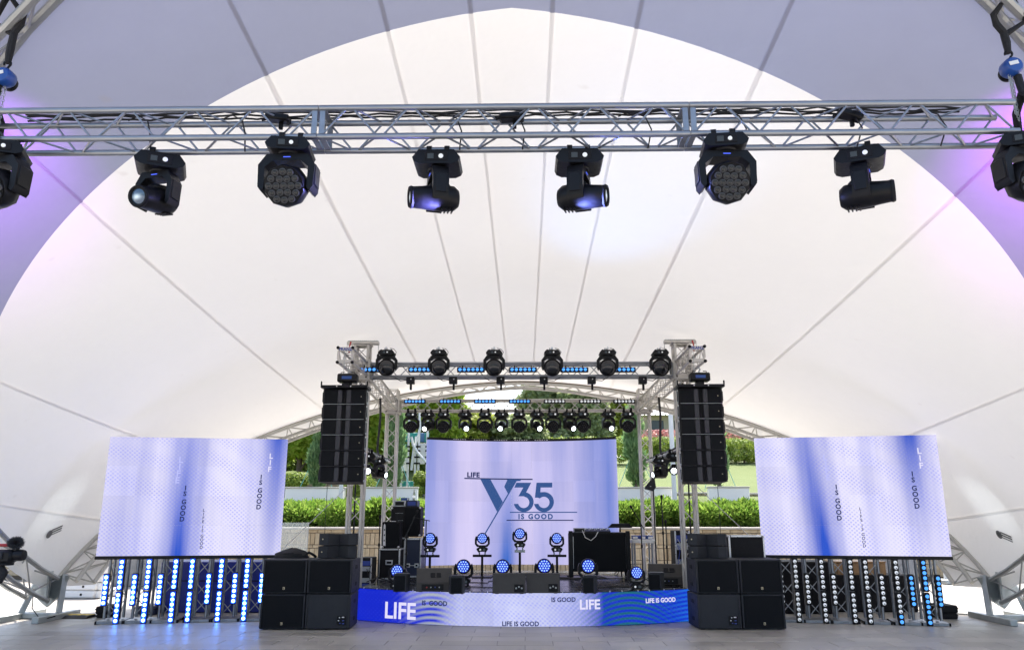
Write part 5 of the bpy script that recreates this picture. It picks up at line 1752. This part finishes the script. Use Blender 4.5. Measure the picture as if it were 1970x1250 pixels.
# side pipes with two spotlights each
for sx, xf, xb, side in ((-1, TXL, BXL, 'left'), (1, TXR, BXR, 'right')):
    zp = P(705, 862, Y=15.0).z
    t = thing('side_pipe', 'dark lighting pipe between the %s front and rear towers' % side, 'pipe', (xf, 14.95, zp), 0, 'side lighting pipes')
    dx = xb - xf
    part('pipe', MB().tube((0, 0, 0), (dx, 3.9, 0), .03, 10), MAT['alu_old'], t)
    for q in range(7):
        f = .1 + q * .13
        part('clamp', MB().box((dx * f, 3.9 * f, -.01), (.07, .06, .10), .01), MAT['black'] if q % 2 else MAT['galv'], t)
    part('cable_loom', MB().sweep(wiggle([(0, 0, .05), (dx * .5, 1.95, .04), (dx, 3.9, .05)], 26, .02), .022, 6), MAT['rubber'], t)
    for q, (px, py, Y, lit, pan, lab) in enumerate(((708, 880, 15.9, 'white', .2, 'nearer'), (726, 885, 17.3, 'white', 1.15, 'farther')) if sx < 0 else ((1304, 880, 15.9, 'white', -.2, 'nearer'), (1282, 885, 17.3, 'white', -1.15, 'farther'))):
        f = (Y - 14.95) / 3.9
        moving_head('spot', 'black spotlight with a white glowing lens, %s one on the %s side pipe' % (lab, side), T(xf + dx * f, Y, zp - .035 - .0) @ HANG, -pan if sx < 0 else -pan, R(8), lit, 'spotlights on the side pipes', clamps=True, detail=False, scale=.95)
    # hanging cable bundle and ropes
    xx, yy = xf + dx * .55, 14.95 + 3.9 * .55
    zt = (FT + RTZ) / 2 - .14
    tagged('cable_bundle', MB().sweep([(xx, yy, zt), (xx + .02, yy, zt - .4), (xx - .02, yy, zt - 1.1), (xx + .01, yy, zp)], .026, 8), MAT['rubber'], 'thick black cable bundle hanging from the %s side truss' % side, 'cable', 'hanging cable bundles')
    tagged('guy_rope', MB().tube((xf - sx * .02, 15.2, 3.0 - .4), (xf + sx * 3.2, 17.5, .02), .007, 5), MAT['label_white'], 'thin pale guy rope running down from the %s front tower' % side, 'rope', 'guy ropes')
    tagged('drop_rope', MB().tube((xf + sx * .75, 15.6, 4.2), (xf + sx * .75, 15.6, .02), .006, 5), MAT['rubber'], 'thin dark rope hanging outside the %s front tower' % side, 'rope', 'guy ropes')
    tagged('tower_cable', MB().sweep(wiggle([(xf + sx * .02, 14.84, FT - .2), (xf + sx * .03, 14.84, 2.4), (xf + sx * .01, 14.84, .1)], 16, .012), .016, 6), MAT['rubber'], 'black cable running down inside the %s front tower' % side, 'cable', 'tower cables')

# ------------------------------------------------------------------ things on the stage deck
def on_deck(px, py, Y): 
    p = P(px, py, Y=Y)
    return Vector((p.x, Y, DZ))
# lamps on poles in front of the video wall
for px, py, Y, tee, lab in ((828, 1035, 16.9, True, 'blue-lit wash lamp on a T-shaped stand at the left edge of the video wall'), (928, 1035, 17.2, True, 'blue-lit wash lamp on a T-shaped stand below the tail of the logo'),
                            (1000, 1026, 17.0, False, 'blue-lit wash lamp on the tallest stand, at the centre of the stage'), (1071, 1035, 17.2, True, 'blue-lit wash lamp on a T-shaped stand left of the black booth')):
    p = P(px, py, Y=Y)
    zb = p.z - .27
    st = thing('light_stand', lab.replace('blue-lit wash lamp on a', 'black stand,').replace('blue-lit wash lamp on the', 'black stand,').replace('-shaped stand', '-shaped').replace('stand, tallest stand', 'tallest stand') + ' under its lamp', 'stand', (p.x, Y, DZ), 0, 'lamp stands on the stage')
    part('pole', MB().tube((0, 0, 0), (0, 0, zb - DZ - .10), .026, 10), MAT['black'], st)
    part('foot_plate', MB().box((0, 0, .012), (.42, .42, .02), .004), MAT['black'], st)
    part('cross_bar', MB().box((0, 0, zb - DZ - .085), (.40 if tee else .22, .05, .05), .004), MAT['black'] if tee else MAT['galv'], st)
    for s in (-1, 1): part('bracket', MB().box((s * .06, 0, zb - DZ - .04), (.03, .04, .06), .006), MAT['galv'], st)
    moving_head('wash', lab, T(p.x, Y, zb), 0.0, R(4), 'blue', 'blue wash lamps on stands', clamps=False, detail=False)
for k, (px, py, Y, lab) in enumerate(((765, 1100, 14.45, 'blue-lit wash lamp on the deck in front of the silver-edged case'), (892, 1091, 15.3, 'blue-lit wash lamp on the deck beside the left floor monitor'),
                        (967, 1091, 15.3, 'blue-lit wash lamp behind the left one of the two middle monitors'), (1047, 1090, 15.3, 'blue-lit wash lamp behind the right one of the two middle monitors'),
                        (1131, 1090, 15.3, 'blue-lit wash lamp on the deck in front of the black booth'), (1224, 1103, 14.35, 'blue-lit wash lamp on the deck beside the right floor monitor'))):
    p = P(px, py, Y=Y)
    sc = (p.z - DZ) / .27
    moving_head('wash', lab, T(p.x, Y, DZ + .015), 0.0, R(6), 'blue', 'blue wash lamps on the deck', clamps=False, detail=False, scale=max(.95, min(1.28, sc)))
# floor monitors
def monitor(px0, px1, py0, py1, label, rz=0.0, slits=True, conn=False):
    b = P((px0 + px1) / 2, py1, Z=DZ)
    q0, q1, tp = P(px0, py1, Y=b.y), P(px1, py1, Y=b.y), P((px0 + px1) / 2, py0, Y=b.y + .15)
    w, h = q1.x - q0.x, tp.z - DZ
    t = thing('floor_monitor', label, 'monitor speaker', (b.x, b.y, DZ), rz, 'floor monitors')
    poly = [(0, .015), (.0, h * .42), (.10, h), (.17, h), (.52, .14), (.50, .015)] if slits else [(0, .015), (.035, h), (.12, h), (.50, .14), (.48, .015)]
    part('cabinet', MB().prism(poly, -w / 2, w / 2, YZ), MAT['cab_brown'], t, False)
    for s in (-1, 1):
        part('cheek', MB().prism([(x + .004, y) for x, y in poly], s * w / 2 - .006, s * w / 2 + .006, YZ), MAT['cab'], t, False)
    if slits:
        zc = h * .72; yc = .10 * (zc - h * .42) / (h * .58)
        tilt = math.atan2(.10, h * .58)
        r = part('handle_recess', MB().box((0, 0, 0), (w * .30, .012, .085), .03), MAT['black'], t)
        r.matrix_local = T(w * .05, yc - .003, zc) @ RX(-tilt)
        g_ = part('handle_bar', MB().box((0, 0, 0), (.03, .018, .09), .008), MAT['cab_brown'], r)
        part('jack_panel', MB().box((-.02, -.003, h * .22), (w * .62, .01, h * .26), .004), MAT['black'], t)
        for q in range(4): part('jack', MB().lathe([(.012, 0), (.010, .006)], 8, T(-.12 + .07 * q, -.008, h * .22) @ FRONT), (MAT['red'], MAT['galv'], MAT['print_blue'], MAT['galv'])[q], t)
    if conn:
        c = part('connector_plate', MB().box((w * .30, -.002, .10), (.15, .012, .12), .004), MAT['black_matt'], t)
        for q in range(3): part('connector', MB().lathe([(.016, 0), (.012, .006)], 8, T(w * .30 - .045 + .045 * q, -.008, .10 + .02 * (q % 2)) @ FRONT), MAT['galv'], c)
    for s in (-1, 1): part('rubber_foot', MB().box((s * w * .38, .25, .007), (.06, .30, .014), .003), MAT['rubber'], t)
monitor(801, 868, 1092, 1139, 'wedge monitor with a double handle slot at the left of the stage front', .12)
monitor(948, 1011, 1101, 1143, 'left one of two plain wedge monitors at the centre of the stage front', 0, False, True)
monitor(1013, 1077, 1101, 1142, 'right one of two plain wedge monitors at the centre of the stage front', 0, False, True)
monitor(1250, 1320, 1084, 1126, 'wedge monitor with a double handle slot at the right of the stage front', -.12)
def small_box(px0, px1, py0, py1, label, rz):
    b = P((px0 + px1) / 2, py1, Z=DZ)
    w = P(px1, py1, Y=b.y).x - P(px0, py1, Y=b.y).x
    h = P(px0, py0, Y=b.y + .1).z - DZ
    t = thing('small_speaker', label, 'speaker', (b.x, b.y + .12, DZ), rz, 'small speakers along the stage front')
    part('cabinet', MB().prism([(-w * .50, -.12), (w * .28, -.14), (w * .50, -.02), (w * .42, .16), (-w * .42, .16)], .012, h), MAT['cab'], t, False)
    part('top_lip', MB().box((0, .0, h + .004), (w * .8, .24, .012), .003), MAT['cab'], t)
    part('side_grille', MB().box((-w * .1, -.135, h * .5), (w * .66, .012, h * .82), .004, RZ(-.03)), MAT['grille'], t)
    for s in (-1, 1): part('rubber_foot', MB().box((s * w * .3, 0, .006), (.04, .15, .012), .003), MAT['rubber'], t)
small_box(755, 786, 1103, 1139, 'small black speaker in front of the leftmost deck lamp', .1)
small_box(862, 893, 1107, 1143, 'small dark speaker at the right side of the left wedge monitor', .25)
small_box(1122, 1151, 1107, 1142, 'small dark speaker in front of the lamp by the booth', -.05)
small_box(1250, 1281, 1101, 1135, 'small dark speaker in front of the right wedge monitor', -.15)

# black booth
a, b = P(1095, 1100, Y=17.3), P(1214, 1100, Y=17.3)
bw, bh = b.x - a.x, P(1150, 1024, Y=17.3).z - DZ
bo = thing('disc_jockey_booth', 'wide black booth panel on tall legs at the right half of the stage', 'booth', ((a.x + b.x) / 2, 17.3, DZ), .0)
part('front_panel', MB().box((0, 0, bh * .55), (bw - .16, .03, bh * .86), .006), MAT['grille'], bo)
part('top_shelf', MB().box((0, .28, bh * .985), (bw - .14, .55, .035), .006), MAT['black'], bo)
for s in (-1, 1):
    part('leg', MB().box((s * (bw / 2 - .045), .0, bh * .52), (.09, .09, bh * 1.04), .008), MAT['black'], bo)
    part('leg', MB().box((s * (bw / 2 - .045), .5, bh * .49), (.06, .06, bh * .98), .008), MAT['black'], bo)
    part('chrome_strip', MB().box((s * (bw / 2 - .095), -.02, bh * .55), (.010, .012, bh * .72), .002), MAT['silver'] if s < 0 else MAT['strip'], bo)
mx = thing('mixing_desk', 'low grey mixer with knobs on top of the black booth', 'mixer', (bo.location.x - .05, 17.5, DZ + bh))
part('body', MB().prism([(-.16, .005), (.18, .005), (.18, .085), (-.16, .03)], -.30, .30, YZ), MAT['black'], mx, False)
for q in range(14): part('knob', MB().lathe([(.011, 0), (.009, .022)], 8, T(-.27 + .041 * q, -.02 + .05 * (q % 3), .05 + .012 * (q % 3))), MAT['silver'] if q % 3 else MAT['label_white'], mx)
dk = thing('media_player', 'small grey box standing at the left end of the booth top', 'player', (bo.location.x - .42, 17.4, DZ + bh))
part('body', MB().box((0, 0, .05), (.24, .22, .09), .01), MAT['greypanel'], dk)
part('front_plate', MB().box((0, -.113, .05), (.20, .008, .06), .002), MAT['black'], dk)
cb = MB().sweep([(bo.location.x - .36, 17.28, DZ + bh + .05), (bo.location.x - .30, 17.25, DZ + bh - .10), (bo.location.x - .18, 17.25, DZ + bh - .16), (bo.location.x - .08, 17.25, DZ + bh - .08), (bo.location.x - .02, 17.3, DZ + bh + .02)], .008, 6)
tagged('white_lead', cb, MAT['label_white'], 'pale lead looping down over the front of the booth', 'cable')
# music stand
p = P(1193, 1012, Y=17.9)
ms = thing('music_stand', 'black music stand with a flat tilted tray behind the booth', 'music stand', (p.x, 17.9, DZ))
h = p.z - DZ
part('tray', MB().prism([(-.27, -.03), (.27, -.03), (.20, .06), (-.17, .06)], -.16, .0, T(0, 0, h) @ XZ), MAT['black'], ms, False)
part('pole', MB().tube((0, 0, 0), (0, 0, h - .02), .016, 8), MAT['black'], ms)
for k in range(3): part('leg', MB().tube((0, 0, .18), (.26 * math.cos(k * 2.1), .26 * math.sin(k * 2.1), .012), .010, 6), MAT['black'], ms)
# keyboard table with devices
p, q = P(1215, 1038, Y=17.7), P(1259, 1038, Y=17.7)
tw, th = q.x - p.x, p.z - DZ
kt = thing('keyboard_table', 'narrow aluminium table with a white top at the right of the booth', 'table', ((p.x + q.x) / 2, 17.9, DZ))
part('table_top', MB().box((0, 0, th - .03), (tw, .5, .075), .008), MAT['white'], kt)
for sx in (-1, 1):
    for sy in (-1, 1): part('leg', MB().tube((sx * (tw / 2 - .06), sy * .2, 0), (sx * (tw / 2 - .06), sy * .2, th - .06), .022, 10), MAT['alu'], kt)
    part('stretcher', MB().tube((sx * (tw / 2 - .06), -.2, .25), (sx * (tw / 2 - .06), .2, .25), .012, 8), MAT['alu'], kt)
for k, (x, c_) in enumerate(((-.16, 'blueplastic'), (.0, 'print_blue'), (.15, 'blueplastic'))):
    d_ = thing('effects_box', '%s small blue device on the white table' % ('left', 'middle', 'right')[k], 'device', (kt.location.x + x, 17.85, DZ + th + .008), .1 * k, 'devices on the white table')
    part('body', MB().box((0, 0, .045), (.13, .2, .08), .008), MAT[c_], d_)
    part('front_plate', MB().box((0, -.103, .04), (.10, .006, .045), .002), MAT['label_white'], d_)

# left stack of cases and amplifiers
def case_px(name, label, px0, px1, py0, Y, z0, mat, d=.5, **kw):
    a, b = P(px0, py0, Y=Y), P(px1, py0, Y=Y)
    t = road_case(name, label, ((a.x + b.x) / 2, Y + d / 2, z0), b.x - a.x, d, a.z - z0, mat, **kw)
    return a.z
z1 = case_px('flight_case', 'black silver-edged flight case with a recessed handle at the left of the stage', 729, 770, 1055, 16.6, DZ, 'black_matt', .55, latch=False, handle=True)
a, b, c = P(735, 1003, Y=16.65), P(769, 1003, Y=16.65), P(750, 1053, Y=16.65)
am = thing('guitar_amplifier', 'upright black amplifier with a long white emblem on the handle-marked case', 'amplifier', ((a.x + b.x) / 2, 16.9, z1))
w, h = b.x - a.x, a.z - z1
part('cabinet', MB().box((0, 0, h / 2), (w, .42, h), .02), MAT['grille'], am)
part('carry_handle', MB().sweep([(-.10, 0, h), (-.08, 0, h + .03), (.08, 0, h + .03), (.10, 0, h)], .012, 6), MAT['strap'], am)
em_ = part('emblem', MB().prism([(-.155, h * .12), (-.10, h * .10), (-.115, h * .86), (-.135, h * .93), (-.155, h * .86)], .212, .218, XZ), MAT['label_white'], am, False)
for q in range(3): part('emblem_mark', MB().box((-.13, -.2195, h * (.3 + .2 * q)), (.022, .002, .035), .0), MAT['black'], em_)
for s in (-1, 1):
    for zz in (.03, h - .03): part('corner_cap', MB().box((s * (w / 2 - .02), -.20, zz), (.05, .05, .05), .016), MAT['silver'] if zz < .1 else MAT['black'], am)
z2 = case_px('flight_case', 'tall navy flight case with silver edges behind the black amplifier', 778, 811, 1035, 17.2, DZ, 'navy', .6, latch=True)
tl = thing('white_print', 'tiny white maker mark on the navy flight case', 'print', (0, 0, 0)) if False else None
a, b = P(752, 974, Y=17.2), P(809, 974, Y=17.2)
zt = P(780, 1032, Y=17.2).z
la = thing('bass_cabinet', 'big black speaker cabinet standing on the navy flight case', 'amplifier', ((a.x + b.x) / 2, 17.5, zt))
w, h = b.x - a.x, a.z - zt
part('cabinet', MB().box((0, 0, h / 2), (w, .5, h), .015), MAT['black_matt'], la)
part('grille', MB().box((w * .22, -.252, h / 2), (w * .50, .012, h - .06), .006), MAT['grille'], la)
part('vent', MB().box((-w * .22, -.252, h * .66), (w * .28, .01, h * .26), .004), MAT['black'], la)
for q in range(6):
    for r_ in range(2): part('vent_screw', MB().box((-w * .33 + q * w * .045, -.258, h * (.54 + .24 * r_)), (.012, .004, .012), .0), MAT['galv'], la)
part('paper_note', MB().box((-w * .40, -.256, h * .46), (.10, .003, .08), .0), MAT['label_white'], la)
for s in (-1, 1):
    for zz in (.03, h - .03): part('corner_cap', MB().box((s * (w / 2 - .02), -.235, zz), (.05, .05, .05), .016), MAT['silver'], la)
pb = thing('case_plinth', 'black rack case under the big speaker cabinet', 'flight case', (la.location.x - .16, 17.5, DZ), 0, 'flight cases')
part('body', MB().box((0, 0, (zt - DZ) / 2), (.34, .5, zt - DZ), .012), MAT['black_matt'], pb)
part('trim', MB().box((0, -.252, (zt - DZ) - .03), (.34, .01, .03), .003), MAT['silver'], pb)
zt += h
for px0, px1, py0, lab, mt in ((757, 781, 962, 'silver-framed rack unit at the left on top of the big cabinet', 'galv'), (781, 803, 962, 'dark navy rack unit at the right on top of the big cabinet', 'navy')):
    a, b = P(px0, py0, Y=17.3), P(px1, py0, Y=17.3)
    t = thing('rack_unit', lab, 'rack unit', ((a.x + b.x) / 2, 17.5, zt), 0, 'rack units on the cabinet')
    part('body', MB().box((0, 0, (a.z - zt) / 2), (b.x - a.x - .006, .4, a.z - zt), .008), MAT[mt], t)
    part('front_plate', MB().box((0, -.203, (a.z - zt) / 2), ((b.x - a.x) * .7, .01, (a.z - zt) * .6), .003), MAT['black' if mt == 'galv' else 'print_blue'], t)
    zr = a.z
t = thing('small_box', 'small blue box lying on the rack units', 'box', (P(778, 958, Y=17.4).x, 17.5, zr))
part('body', MB().box((0, 0, .03), (.17, .14, .055), .006), MAT['blueplastic'], t)
part('label_patch', MB().box((.07, -.072, .03), (.02, .004, .04), .001), MAT['label_white'], t)
t = thing('water_bottle', 'clear plastic water bottle standing on the rack units', 'bottle', (P(795, 958, Y=17.4).x, 17.5, zr))
gl = NT('clear_plastic'); gl.b.inputs['Base Color'].default_value = (.85, .9, .92, 1); gl.b.inputs['Roughness'].default_value = .1; gl.b.inputs['Transmission Weight'].default_value = .75; gl.b.inputs['IOR'].default_value = 1.2
part('bottle_body', MB().lathe([(.030, 0), (.034, .01), (.034, .13), (.030, .16), (.013, .20), (.013, .22)], 14), gl.m, t)
part('cap', MB().lathe([(.015, .22), (.015, .24)], 12), MAT['label_white'], t)
part('wrapper', MB().lathe([(.0345, .06), (.0345, .11)], 14), MAT['white_glow'], t)

# microphone stands
def mic_stand(px, py_top, Y, label, boom=None, base_z=DZ, round_base=False, tilt=0.0):
    p = P(px, py_top, Y=Y)
    h = p.z - base_z
    t = thing('microphone_stand', label, 'microphone stand', (p.x, Y, base_z), 0, 'microphone stands')
    part('pole', MB().tube((tilt * h, 0, 0), (0, 0, h), .012, 8), MAT['black'], t)
    for k in range(3): part('leg', MB().tube((tilt * h, 0, .10), (tilt * h + .28 * math.cos(k * 2.1 + .5), .28 * math.sin(k * 2.1 + .5), .01), .010, 6), MAT['black'], t)
    part('clutch', MB().box((0, 0, h * .62), (.04, .04, .07), .01), MAT['black'], t)
    if boom:
        e = P(boom[0], boom[1], Y=Y)
        v = Vector((e.x - p.x, -.05, e.z - base_z))
        o = Vector((0, 0, h)) - (v - Vector((0, 0, h))) * .35
        part('boom_arm', MB().tube(o, v, .009, 8), MAT['black'], t)
        m_ = part('microphone', MB().lathe([(.010, -.09), (.013, -.02), (.024, .0), (.026, .025), (.018, .048), (0, .052)], 12, Matrix.Translation(v) @ (v - Vector((0, 0, h))).to_track_quat('Z', 'Y').to_matrix().to_4x4()), MAT['black_matt'], t)
    else:
        part('microphone', MB().lathe([(.010, -.08), (.013, -.02), (.024, .0), (.026, .025), (.018, .048), (0, .052)], 12, T(0, 0, h + .08)), MAT['black_matt'], t)
mic_stand(731, 1003, 15.7, 'slim microphone stand at the left of the amplifier stack')
mic_stand(783, 1027, 15.2, 'microphone stand with a long boom in front of the big speaker cabinet', (803, 985))
mic_stand(820, 1000, 15.9, 'microphone stand with a boom reaching up beside the video wall', (800, 996))
mic_stand(1233, 1007, 15.6, 'microphone stand with a slanting boom in front of the white table', (1214, 976))
mic_stand(1273, 965, 15.4, 'tall straight microphone stand right of the white table')
mic_stand(1281, 1012, 16.2, 'short microphone stand beside the right rear tower')
# antenna paddle
p = P(1252, 935, Y=16.6)
an = thing('antenna_paddle', 'dark fin-shaped antenna on a stand in front of the right rear tower', 'antenna', (p.x, 16.6, DZ))
h = p.z - DZ
part('fin', MB().prism([(-.13, -.06), (-.12, .0), (.04, .17), (.09, .17), (.105, .04), (.11, -.02), (.05, -.10)], -.012, .012, T(0, 0, h) @ RZ(.25) @ XZ), MAT['cab'], an, False)
part('maker_stripe', MB().box((-.03, -.016, h + .0), (.07, .003, .012), .0, None), MAT['label_white'], an)
part('pole', MB().tube((.05, 0, 0), (.05, 0, h - .06), .014, 8), MAT['black'], an)
for k in range(3): part('leg', MB().tube((.05, 0, .2), (.05 + .3 * math.cos(k * 2.1), .3 * math.sin(k * 2.1), .01), .011, 6), MAT['black'], an)
# cable rack and amplifiers behind the subwoofers
def cable_rack(px0, px1, py0, Y, label, z0=0.0, n=14, seed=2):
    r_ = random.Random(seed)
    a, b = P(px0, py0, Y=Y), P(px1, py0, Y=Y)
    w, h = b.x - a.x, a.z - z0
    t = thing('cable_rack', label, 'equipment rack', ((a.x + b.x) / 2, Y, z0), 0, 'equipment racks')
    part('frame', MB().box((0, .25, h / 2), (w, .5, h), .012), MAT['black_matt'], t)
    for k in range(8):
        z = h * (.12 + .11 * k)
        part('rack_module', MB().box((0, -.006, z), (w * .8, .02, h * .09), .004), (MAT['galv'], MAT['black'], MAT['silver'], MAT['print_blue'])[k % 4], t)
    for s in (-1, 1):
        part('rail', MB().box((s * (w / 2 - .015), -.01, h / 2), (.03, .02, h - .02), .003), MAT['silver'], t)
    for k in range(n):
        x, z = r_.uniform(-w / 2, w / 2), h * r_.uniform(.3, .95)
        part('patch_lead', MB().sweep([(x, -.02, z), (x + r_.uniform(-.08, .08), -.09, z - .10), (x + r_.uniform(-.16, .16), -.12, z - .3), (x + r_.uniform(-.3, .3), -.14, max(.02, z - .62))], .007, 5), (MAT['rubber'], MAT['print_blue'], MAT['rubber'], MAT['galv'])[k % 4], t)
cable_rack(1297, 1326, 1020, 17.2, 'rack of silver modules hung with leads behind the right wedge monitor')
cable_rack(692, 716, 1072, 16.2, 'dark amplifier rack with leads behind the left subwoofers', 0.0, 8, 5)

# ------------------------------------------------------------------ around the canopy feet
# video camera with a furry microphone at the left edge
p = P(18, 1070, Y=6.2)
vc = thing('video_camera', 'black video camera with a furry microphone on a crane at the left edge', 'camera', p)
part('body', MB().box((-.03, 0, 0), (.15, .10, .105), .022), MAT['black'], vc)
part('lens', MB().lathe([(.040, .0), (.044, .05), (.038, .07), (.030, .072)], 16, T(.045, 0, .01) @ RY(PI / 2)), MAT['black'], vc)
part('viewfinder', MB().box((-.05, -.055, .01), (.06, .02, .055), .006), MAT['cab'], vc)
part('top_handle', MB().box((.055, 0, .06), (.025, .03, .06), .008), MAT['black'], vc)
part('mount_plate', MB().box((-.06, 0, -.055), (.17, .08, .02), .006), MAT['black_matt'], vc)
mc = part('microphone', MB().tube((-.12, 0, .085), (-.01, 0, .085), .012, 8), MAT['red'], vc)
pts, d = blob_points([((.035, 0, .10), (.048, .032, .034))], 4200, .0)
obj('fur_cover', spray_mesh('fur_cover', pts, d + np.array([.1, 0, 0]), .022, .0022, M_plain('grey_fur', (.06, .06, .065), .9, 0, .3, 30)), mc)
part('crane_arm', MB().sweep([(-.05, 0, -.06), (-.08, .0, -.16), (-.45, -.05, -.22), (-1.5, -.1, -.75), (-2.2, -.1, -1.50 + .05)], .022, 8), MAT['black'], vc)
part('crane_post', MB().tube((-1.9, -.1, -.95), (-1.9, -.1, -p.z), .03, 8), MAT['black'], vc)
part('grip', MB().sweep([(-.06, 0, -.06), (-.02, 0, -.12), (-.05, .0, -.19)], [.02, .03, .022], 8), MAT['strap'], vc)
# cable ramp
a, b = P(98, 1187, Z=0), P(182, 1186, Z=0)
cr = thing('cable_ramp', 'black and yellow cable ramp on the paving beside the left foot', 'cable ramp', ((a.x + b.x) / 2, a.y, 0))
w = b.x - a.x
part('ramp_body', MB().prism([(-.22, .002), (.22, .002), (.10, .045), (-.10, .045)], -w / 2, w / 2, YZ), MAT['rubber'], cr, False)
part('yellow_lid', MB().box((0, 0.05, .048), (w - .02, .13, .012), .003), MAT['yellow'], cr)
for k in range(5): part('lid_tab', MB().box((-w / 2 + w * (k + .5) / 5, -.03, .046), (.05, .05, .010), .002), MAT['yellow'], cr)
tagged('ground_cable', MB().sweep([(-8.9, 14.7, .5), (-8.7, 14.4, .2), (-8.4, 14.2, .03), (-8.1, 14.1, .10), (a.x, a.y, .02)], .010, 6), MAT['rubber'], 'black cable running from the left foot to the cable ramp', 'cable')
# stacked white barrier blocks, left
base = P(118, 1153, Z=0)
for j in range(4):
    for i in range(1 if j else 2):
        t = thing('barrier_block', '%s of the white plastic barrier blocks stacked behind the left foot' % (('bottom front', 'second', 'third', 'topmost')[j] if i == 0 else 'rear lowest'), 'barrier', (base.x + .03 * j + .25 * i, base.y + .45 + .5 * i, .17 * j), 0, 'white blocks behind the left foot')
        part('block', MB().box((0, 0, .085), (1.15, .40, .163), .03), MAT['white'], t)
        for s in (-1, 1): part('slot', MB().box((s * .28, -.201, .085), (.05, .01, .05), .006), MAT['black'], t)
        part('end_loop', MB().lathe([(.09, -.07), (.10, 0), (.09, .07)], 14, T(.60, -.05, .085)), MAT['white'], t)
# white barrier frames, right
for k, px in enumerate((1828, 1850, 1872, 1892)):
    p = P(px, 1122, Z=0)
    t = thing('crowd_barrier', '%s white upright block of the row beyond the right light bars' % ORD[k], 'barrier', (p.x, p.y, 0), .2, 'white blocks beyond the right bars')
    part('upright', MB().box((0, 0, .42), (.20, .25, .84), .03), MAT['white'], t)
    part('foot', MB().box((.1, 0, .06), (.85, .55, .12), .02), MAT['galv'], t)
    for q in range(4): part('slot', MB().box((.05, -.127, .25 + .16 * q), (.05, .008, .06), .004), MAT['black'], t)
# left background: rusty post, grey pillars, stacked truss
p = P(176, 1142, Z=0)
t = thing('strapped_post', 'brown wooden post strapped upright beside the left screen', 'post', (p.x, p.y, 0))
part('post', MB().box((0, 0, .75), (.12, .12, 1.5), .01), M_plain('old_brown_timber', (.10, .065, .04), .8, 0, .4, 4), t)
for k in range(3): part('strap', MB().box((0, 0, .4 + .4 * k), (.14, .14, .03), .004), (MAT['yellow'], MAT['label_white'], MAT['red'])[k], t)
MAT['granite'] = M_plain('grey_granite', (.24, .235, .225), .75, 0, .3, 6, .4)
for k, px in enumerate((212, 262, 318)):
    p = P(px, 1132, Z=0)
    t = thing('stone_pillar', '%s grey stone block wall section seen under the left screen' % ORD[k], 'pillar', (p.x, 21.5, 0), 0, 'grey stone blocks behind the left screen')
    part('shaft', MB().box((0, 0, .75), (.62, .4, 1.5), .02), MAT['granite'], t)
    part('cap', MB().box((0, 0, 1.53), (.68, .46, .06), .01), MAT['cap'], t)
p = P(150, 1130, Z=0)
t = thing('spare_truss', 'spare pale truss section lying beyond the left foot', 'truss', (p.x - .3, p.y + .8, .35))
truss(t, (-.9, 0, 0), (.9, .4, .25), .26, .026, .010, .3, MAT['alu'])
part('cradle', MB().box((0, .1, -.2), (1.2, .5, .08), .01), MAT['black'], t)
# clear screen standing by the wall behind the left screen
p = P(563, 1060, Y=20.5)
t = thing('glass_panel', 'frosted upright panel beside the inner edge of the left screen', 'panel', (p.x, 20.5, 0))
fg = NT('frosted_acrylic'); fg.b.inputs['Base Color'].default_value = (.62, .68, .68, 1); fg.b.inputs['Roughness'].default_value = .35; fg.b.inputs['Alpha'].default_value = .30
part('pane', MB().box((0, 0, .95), (.72, .012, 1.35), .003), fg.m, t)
part('frame_foot', MB().box((0, 0, .14), (.76, .2, .28), .01), MAT['galv'], t)
for s in (-1, 1): part('frame_post', MB().box((s * .365, 0, .95), (.012, .03, 1.36), .002), MAT['galv'], t)
# thin cables on the ground at the right foot
for k in range(3):
    tagged('ground_cable', MB().sweep([(7.4 + .3 * k, 16.4 - .4 * k, .01), (8.0 + .1 * k, 15.7 - .2 * k, .012), (8.5, 15.2 - .25 * k, .012), (9.4, 15.0 - .2 * k, .012)], .010, 6), MAT['rubber'] if k != 1 else MAT['galv'], '%s thin cable lying on the ground by the right foot' % ORD[k], 'cable', 'cables by the right foot')

# ------------------------------------------------------------------ the coloured light that the near end lamps throw on the canopy
def lamp_glow(name, loc, aim, col, energy, size):
    l = bpy.data.lights.new(name, 'SPOT')
    l.energy = energy; l.color = col; l.spot_size = R(size); l.spot_blend = 1.0; l.shadow_soft_size = .12
    o = bpy.data.objects.new(name, l); COL.objects.link(o)
    o.location = loc
    o.rotation_euler = (Vector(aim) - Vector(loc)).to_track_quat('-Z', 'Y').to_euler()
xl, xr = P(14, 258, Y=NY).x, P(1960, 258, Y=NY).x
for sx, xx, col, e in ((-1, xl, (.60, .14, 1.0), 380), (1, xr, (.72, .10, 1.0), 560)):
    q = skin(math.acos(.66 * sx), .95)
    lamp_glow('end_lamp_beam', (xx + sx * .1, NY - .12, NZ - .62), (q.x - .1, q.y, q.z), col, e, 62)
lamp_glow('spot_beam_left', (P(843, 300, Y=NY).x, NY + .1, NZ - .6), (-3.6, 3.4, 6.2), (.25, .25, 1.0), 300, 110)
lamp_glow('spot_beam_right', (P(1113, 300, Y=NY).x, NY + .1, NZ - .6), (3.6, 3.4, 6.2), (.22, .28, 1.0), 300, 110)
p = P(1000, 1026, Y=17.0)
lamp_glow('stand_lamp_beam', (p.x, 16.8, p.z + .05), (1.35, 10.0, 5.8), (.20, .42, 1.0), 600, 24)
lamp_glow('side_pipe_beam_left', (TXL - .2, 15.9, 2.85), (-8.1, 14.2, 1.95), (.85, .95, 1.0), 150, 13)
lamp_glow('side_pipe_beam_right', (TXR + .2, 15.9, 2.85), (8.0, 14.2, 1.95), (.85, .95, 1.0), 150, 13)
